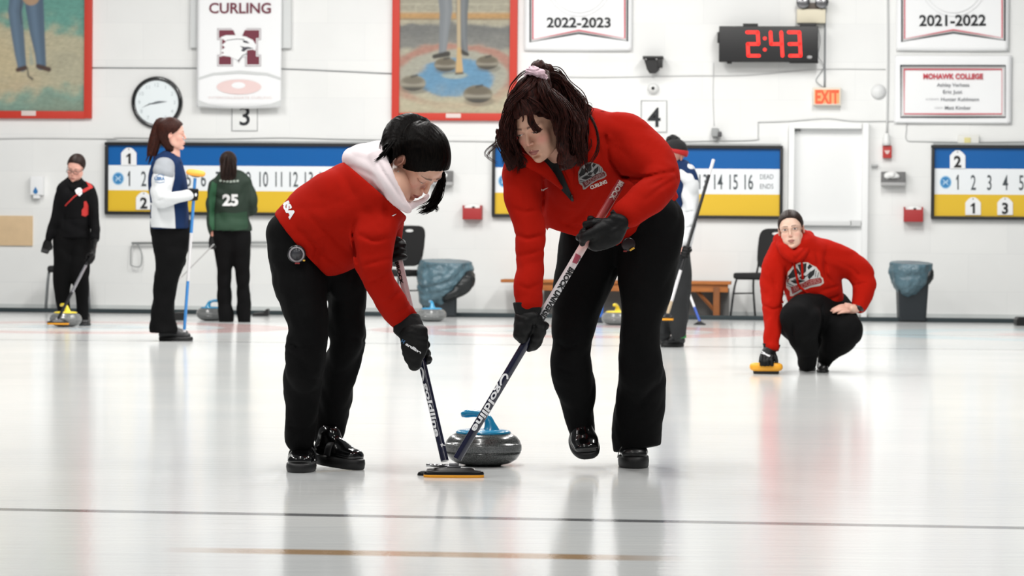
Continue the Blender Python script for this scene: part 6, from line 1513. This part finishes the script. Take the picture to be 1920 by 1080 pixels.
def simple_glove(root, pts, D, fd=(0, 0, -1), n='glove', m=None):
    """relaxed gloved hand: palm plus four curled fingers and a thumb; pts = wrist, knuckles (px)"""
    (x0, y0, d0), (x1, y1, d1) = pts; a, b = W(x0, y0, D+d0), W(x1, y1, D+d1); t = nrm(b-a); q = nrm(np.cross(t, (0, 1, 0))); L = np.linalg.norm(b-a)
    f = Field(np.minimum(a, b)-.12, np.maximum(a, b)+.12, .0055)
    f.chain([a-t*.03, a, (a+b)/2, b], [.030, .030, .040, .040], [.028, .026, .022, .018], k=.01, sub=3)
    for i in range(4):
        o = q*(i-1.5)*.019; f.chain([b+o, b+o+t*.032+np.array([0, -.006, 0]), b+o*.95+t*.052+np.array([0, -.022, 0])], [.0118, .0112, .0095], k=.004, sub=3)
    f.chain([(a+b)/2+q*.03, (a+b)/2+q*.048+t*.03, b+q*.044+t*.012+np.array([0, -.01, 0])], [.014, .012, .010], k=.006, sub=3)
    return meshobj(n, *f.mesh(2), m or GLV, root)
simple_glove(root, ((91, 449, -.04), (87, 463, -.05)), D)
C_ = onsh(A3, B3, 482); fist(root, A3, B3, C_+(B3-A3)*-.02, W(178, 450, D-.08), np.array([.5, -.5, .2]), .0135, .95, h=.005)
MB().tube([W(172, 452, D-.13), W(178, 453, D-.15), W(184, 451, D-.12)], .010, 8).build('watch', BLACKP, root, smooth=True)
f_ = mat('shoe_dark', '1b1b1d', .4)
a = G(157, 611); shoe('shoe', root, a+np.array([-.01, .27, 0]), a, .050, .09, .02, strap=False, m=f_, h=.006)
a = G(120, 609.5); shoe('shoe', root, a+np.array([.02, .27, 0]), a, .050, .09, .02, strap=False, m=f_, h=.006)

# ---- woman in blue and white
D = 25.40
root = empty('person', G(328, 640), 'person with long auburn ponytail, blue and white jacket, seen in profile', 'person', 'players standing by the back wall')
L1 = st(D, [(318, 425, 36, 0, .12), (320, 450, 35, 0, .12), (318, 490, 27, -.02, .09), (311, 530, 22, 0, .075), (306, 570, 20, .02, .075), (305, 600, 23, .03, .08), (306, 622, 26, .03, .085)])
L2 = st(D, [(318, 425, 36, .10, .10), (322, 450, 34, .14, .10), (320, 490, 26, .16, .09), (312, 530, 20, .18, .075), (308, 570, 17, .2, .075), (310, 605, 18, .2, .08)])
garment('trousers', [L1, L2], .010, BLKT, root, k=.03, wr=(.006, 15, 41), wr2=None, planes=[(W(305, 624.5, D), nrm((0, 0, -1)), W(260, 660, D)-.3, W(350, 600, D)+.3)])
T = st(D, [(318, 432, 36, 0, .14), (317, 410, 36, 0, .14), (317, 380, 35, 0, .14), (316, 345, 35, 0, .14), (313, 318, 30, 0, .13), (317, 300, 18, 0, .08)])
NB = mat('jacket_navy', '12294f', .8, spec=.2); JW = mat('jacket_white', 'cfd1d3', .8)
sw = garment('jacket', [T], .009, NB, root, k=.03, wr=(.007, 14, 43), wr2=None, planes=[(W(318, 429, D), nrm((.02, 0, -1)))])
PAN = st(D, [(302, 440, 21, -.105, .04), (301, 420, 22, -.112, .04), (300, 400, 20, -.112, .04), (298, 380, 18, -.105, .04)])
lo, hi = sdf_bounds([PAN]); 
decal('white_side_panel', poly([(282, 380), (326, 384), (328, 405), (329, 428), (284, 426), (281, 405)]), [sw], JW, sw, .003, sub=5)
AR = st(D, [(307, 325, 19, -.12, .07), (303, 350, 19, -.17, .07), (303, 370, 18, -.19, .065), (318, 373, 13, -.21, .058), (336, 370, 11.5, -.20, .052), (352, 366, 10, -.16, .045)])
ar = garment('sleeve', [AR], .008, JW, sw, wr=(.007, 18, 44), wr2=None, creases=[([(300, 365), (315, 362), (330, 364)], 2.5, .01, D), ([(295, 378), (308, 372)], 2.5, .008, D)])
ST_ = st(D, [(309, 312, 18, -.115, .07), (307, 322, 19.5, -.14, .072)])
garment('shoulder_panel', [ST_], .008, mat('panel_grey', '9a9ea4', .7), sw, wr=(.004, 18, 45), wr2=None)
decal('lettering', merge(textpx('USRA', 299.5, 335, 6, 19, bold=.05), line2d([(291, 341), (300, 343), (309, 341)], 1), line2d([(292, 331), (300, 327), (308, 330)], 1)), [ar], mat('blue_print2', '33628f', .6), ar, .003, sub=3)
cs = st(D, [(322, 298, 12, 0, .07), (330, 302, 10, -.02, .06), (337, 305, 5, -.02, .05)])
lo, hi = sdf_bounds([cs]); f = Field(lo, hi, .007); f.chain(*cs, k=.01, sub=3); meshobj('collar', *f.mesh(2), NB, sw)
H = Head(322, 252, D-.02, (4, 2, 96), 1.04)
hg = head_geo(H, .004, skin='dba998', lips='b87a70', brow='6a4030', cheek=.5, lid=.3)
V, F, C = body_geo(H, [shrink(q, .72) for q in ([q[:-2] for q in L1], T, AR)]+[st(D, [(352, 366, 6, -.16, .02), (362, 363, 6, -.13, .02)])], st(D, [(322, 305, 15, 0, .055), (325, 285, 13, 0, .052), (322, 265, 12, 0, .05)]), .013, 'dba998', hg)
meshobj('body', V, F, SKIN, root, cols=C)
HA = hairmat('hair_auburn', '20100d', '43221a', .5)
def ex(f):
    L = lambda x, y, d: H.l(W(x, y, D+d))
    f.chain([L(308, 226, 0), L(299, 230, 0), L(293, 250, 0), L(288, 275, 0), L(282, 297, 0), L(279, 306, 0)], [.022, .035, .045, .048, .034, .010], k=.01, sub=4)
    f.chain([L(308, 255, -.03), L(318, 275, -.03), L(328, 290, -.02)], [.05, .04, .01], k=.02, sub=3)
hair = hair_cap(H, None, 'hair', HA, root, h=.005, front=.088, side=-.05, extra=ex, thick=.011, wr=.0008, tilt=.40)
mb = MB(); PB = lambda x, y, d=0: W(x, y, D+d)
strands(mb, [PB(305, 227), PB(297, 235), PB(290, 258), PB(285, 282), PB(278, 303)], 36, .020, .0035, 3, .004)
mb.build('loose_hair', HA, hair, smooth=True)
MB().tube([PB(306, 222, -.03), PB(303, 226, -.045), PB(305, 233, -.03), PB(308, 228, .0)], .008, 8, sub=3).build('hair_tie', mat('tie_dark', '120d0c', .6), hair, smooth=True)
C_ = onsh(A4, B4, 364); fist(root, A4, B4, C_, W(353, 366, D-.15), np.array([-.8, -.4, 0]), .0125, 1.0, h=.0045, cuff=W(349, 367, D-.16), cuffr=.036)
decal('glove_mark', ellipse(367, 365, 2.2, 3.2, 12), [o for o in root.children if o.name.startswith('glove')], WHI, root, .002)
a = G(300, 639); shoe('shoe', root, a+np.array([-.01, .02, 0]), G(361, 639.5)+np.array([.0, .02, 0]), .048, .10, .03, strap=False, m=mat('shoe_grey', '2b2c2e', .5), h=.0055)
a = G(304, 636); shoe('shoe', root, a+np.array([0, .2, 0]), G(350, 636)+np.array([0, .2, 0]), .046, .10, .03, strap=False, m=mat('shoe_grey', '2b2c2e', .5), h=.0055)
# dark pouch at the front hip
MB().box(W(353, 430, D+.02), (.045, .08, .16), None, .015).build('hip_pouch', BLACKP, root, smooth=False)

# ---- woman in green, seen from behind
D = 30.80
root = empty('person', G(435, 603), 'person in dark green jersey numbered 25, seen from behind', 'person', 'players standing by the back wall')
L1 = st(D, [(424, 432, 24, 0, .11), (421, 455, 22, 0, .105), (421, 490, 15.5, 0, .08), (420, 530, 12.5, .02, .07), (421, 565, 13, .03, .07), (424, 600, 14, .03, .07)])
L2 = st(D, [(446, 432, 23, 0, .11), (450, 455, 20, 0, .105), (453, 490, 15, 0, .08), (456, 530, 11.5, .02, .07), (457, 565, 12.5, .03, .07), (458, 600, 12.5, .03, .07)])
garment('trousers', [L1, L2], .011, BLKT, root, k=.025, wr=(.006, 15, 51), wr2=None)
T = st(D, [(435, 450, 37, 0, .14), (435, 430, 36, 0, .135), (434, 410, 32, 0, .115), (435, 380, 31, 0, .12), (434, 352, 33, 0, .12), (431, 338, 30, 0, .10), (429, 330, 14, 0, .07)])
A1 = st(D, [(404, 348, 13, 0, .065), (397, 370, 8.5, 0, .055), (394, 400, 7.5, 0, .05), (396, 425, 6.5, -.02, .045), (399, 440, 6, -.03, .04)])
A2_ = st(D, [(460, 345, 13, 0, .065), (468, 362, 10, 0, .058), (474, 380, 9, .0, .055), (472, 394, 9, .08, .05), (458, 398, 8, .2, .045)])
GR = mat('jersey_green', '0b2214', .75); GRL = mat('jersey_green_light', '14482a', .75); 
sw = garment('jersey', [T, A1, A2_], .010, GR, root, k=.03, ks=[.01, .025, .025], wr=(.006, 15, 53), wr2=None, planes=[(W(434, 433, D), (0, 0, -1.), np.array([W(402, 0, D)[0], 0, -9.]), np.array([9, 99, 9.]))])
decal('lighter_panel', poly([(398, 340), (407, 345), (405, 370), (402, 395), (403, 430), (398, 432), (393, 420), (392, 365)]), [sw], GRL, sw, .004, sub=4)
decal('lighter_panel', poly([(404, 402), (420, 398), (440, 400), (462, 396), (465, 425), (462, 430), (405, 436)]), [sw], mat('jersey_green_mid', '113620', .75), sw, .0042, sub=4)
decal('lettering', textpx('25', 432, 375, 20, 29, bold=.045), [sw], mat('print_grey', 'c9cbca', .6), sw, .006, sub=3)
decal('lettering', merge(*[poly([(412+i*6.2, 339-abs(i-3)*.6), (416.5+i*6.2, 338.6-abs(i-3)*.6), (416.5+i*6.2, 342.5-abs(i-3)*.6), (412+i*6.2, 343-abs(i-3)*.6)]) for i in range(6)]), [sw], mat('print_faint', '8f9a90', .6), sw, .006, sub=3)
H = Head(428, 309, D-.0, (0, 0, 180), 1.0)
hg = head_geo(H, .0055, skin='c98f7c', lips='a86a60', brow='3a2a22', lid=.3)
V, F, C = body_geo(H, [shrink(q, .72) for q in (L1, L2, [q[2:] for q in T], A1, A2_)]+[st(D, [(399, 440, 5, -.03, .02), (399, 458, 5, -.05, .02)])], st(D, [(429, 338, 12, 0, .05), (428, 322, 10, 0, .05)]), .014, 'c98f7c', hg)
meshobj('body', V, F, SKIN, root, cols=C)
def ex(f):
    L = lambda x, y, d: H.l(W(x, y, D+d))
    f.chain([L(428, 300, -.05), L(428, 318, -.08), L(427, 332, -.09), L(427, 341, -.09)], [.078, .080, .072, .03], [.06, .05, .045, .02], k=.015, sub=3)
hair = hair_cap(H, None, 'hair', HD, root, h=.006, front=.075, side=-.09, extra=ex, thick=.012, wr=.001, tilt=.40)
mb = MB(); PG = lambda x, y, d=0: W(x, y, D+d)
strands(mb, [PG(428, 290, -.10), PG(428, 305, -.14), PG(427, 320, -.15), PG(427, 336, -.15)], 60, .028, .0030, 8, .006)
mb.build('loose_hair', HD, hair, smooth=True)
simple_glove(root, ((399, 444, -.03), (399, 456, -.05)), D)
for x in (424, 458): a = G(x, 604); shoe('shoe', root, a, a+np.array([.0, .27, 0]), .045, .08, .02, strap=False, m=f_, h=.006)

# ---- person in the bobble hat, half hidden
D = 24.90
root = empty('person', G(1262, 652), 'person in black and red bobble hat, half hidden behind the right sweeper', 'person', 'players standing by the back wall')
L1 = st(D, [(1262, 465, 30, 0, .12), (1268, 500, 27, 0, .10), (1272, 540, 22, 0, .085), (1271, 580, 20, .02, .08), (1272, 625, 13, .03, .065)])
L2 = st(D, [(1250, 465, 30, .05, .12), (1240, 500, 26, .06, .10), (1236, 540, 21, .08, .085), (1238, 590, 19, .1, .08), (1240, 622, 16, .1, .07)])
TG = mat('trousers_charcoal', '1f2022', .8)
garment('trousers', [L1, L2], .010, TG, root, k=.03, wr=(.007, 15, 61), wr2=None)
T = st(D, [(1258, 465, 36, 0, .13), (1257, 430, 36, 0, .13), (1258, 390, 35, 0, .13), (1259, 350, 37, 0, .13), (1260, 325, 34, 0, .12), (1262, 310, 18, 0, .08)])
AR = st(D, [(1284, 325, 19, -.04, .075), (1292, 350, 17, -.07, .07), (1293, 385, 15, -.09, .062), (1292, 420, 13.5, -.14, .055), (1285, 455, 11, -.20, .045)])
AR2 = st(D, [(1234, 325, 18, -.02, .075), (1224, 360, 16, -.05, .07), (1222, 400, 14, -.08, .062), (1226, 440, 12, -.14, .05)])
sw = garment('jacket', [T], .009, NB, root, wr=(.007, 14, 63), wr2=None)
ar = garment('sleeve', [AR], .009, JW, sw, wr=(.008, 18, 64), wr2=None, creases=[([(1280, 400), (1300, 396)], 2.5, .01), ([(1278, 430), (1300, 424)], 2.5, .01)])
garment('sleeve', [AR2], .009, JW, sw, wr=(.008, 18, 65), wr2=None)
garment('shoulder_panel', [st(D, [(1280, 316, 17, -.03, .078), (1287, 330, 20, -.05, .080), (1292, 340, 18.5, -.06, .076)])], .009, NB, sw, wr=None, wr2=None)
cs = st(D, [(1254, 312, 10, -.04, .06), (1266, 314, 11, -.05, .06), (1276, 312, 9, -.01, .06)]); lo, hi = sdf_bounds([cs]); f = Field(lo, hi, .007); f.chain(*cs, k=.01, sub=3); meshobj('collar', *f.mesh(2), NB, sw)
H = Head(1263, 293, D-.02, (8, 4, -50), 1.0)
hg = head_geo(H, .005, skin='c99484', lips='a86a60', brow='4a3830', lid=.3)
V, F, C = body_geo(H, [shrink(q, .72) for q in (L1, L2, T, AR, AR2)]+[st(D, [(1285, 455, 6, -.2, .02), (1278, 474, 6, -.24, .02)])], st(D, [(1262, 320, 15, 0, .055), (1263, 305, 13, -.01, .05)]), .014, 'c99484', hg)
meshobj('body', V, F, SKIN, root, cols=C); eyes(H, root, '3d2f28', lid=.3)
HB_ = mat('hat_black', '0f0f11', .9, bump=.6, bscale=120, bdist=.004); HRd = mat('hat_red', 'b01c1c', .9, bump=.6, bscale=120, bdist=.004)
f = Field((-.13, -.13, -.05), (.13, .15, .18), .006); f.ell((0, .012, .042), (.088, .106, .098), 0); f.plane((0, 0, .045), nrm((0, -.1, -1))); V, F = f.mesh(1); ht = meshobj('hat', H.w(V), F, HB_, root)
f = Field((-.13, -.13, -.05), (.13, .15, .18), .006); f.ell((0, .012, .036), (.093, .111, .096), 0); f.plane((0, 0, .022), nrm((0, -.25, -1))); f.plane((0, 0, .062), nrm((0, .12, 1))); V, F = f.mesh(1); meshobj('hat_band', H.w(V), F, HRd, ht)
c = W(1262, 265, D-.0); f = Field(c-.09, c+.09, .006); f.ell(c, (.052, .052, .046), 0); f.wrinkle(.010, 90, 6); meshobj('bobble', *f.mesh(0), HB_, ht)
C_ = onsh(A5, B5, 474); fist(root, A5, B5, C_, W(1286, 455, D-.2), np.array([.1, .9, .2]), .0125, 1.0, h=.0045, cuff=W(1287, 448, D-.19), cuffr=.042)
a = G(1282, 651.5); shoe('shoe', root, a+np.array([.0, .13, 0]), a+np.array([-.17, .02, 0]), .048, .10, .03, strap=False, m=mat('shoe_grey', '2b2c2e', .5), h=.0055)
a = G(1245, 648); shoe('shoe', root, a+np.array([.0, .25, 0]), a+np.array([-.12, .05, 0]), .048, .10, .03, strap=False, m=mat('shoe_grey', '2b2c2e', .5), h=.0055)
MB().tube([W(1276, 618, D+.03), W(1277, 634, D+.03)], .042, 14).build('sock', mat('sock_green', '2f9a4a', .8), root, smooth=True)
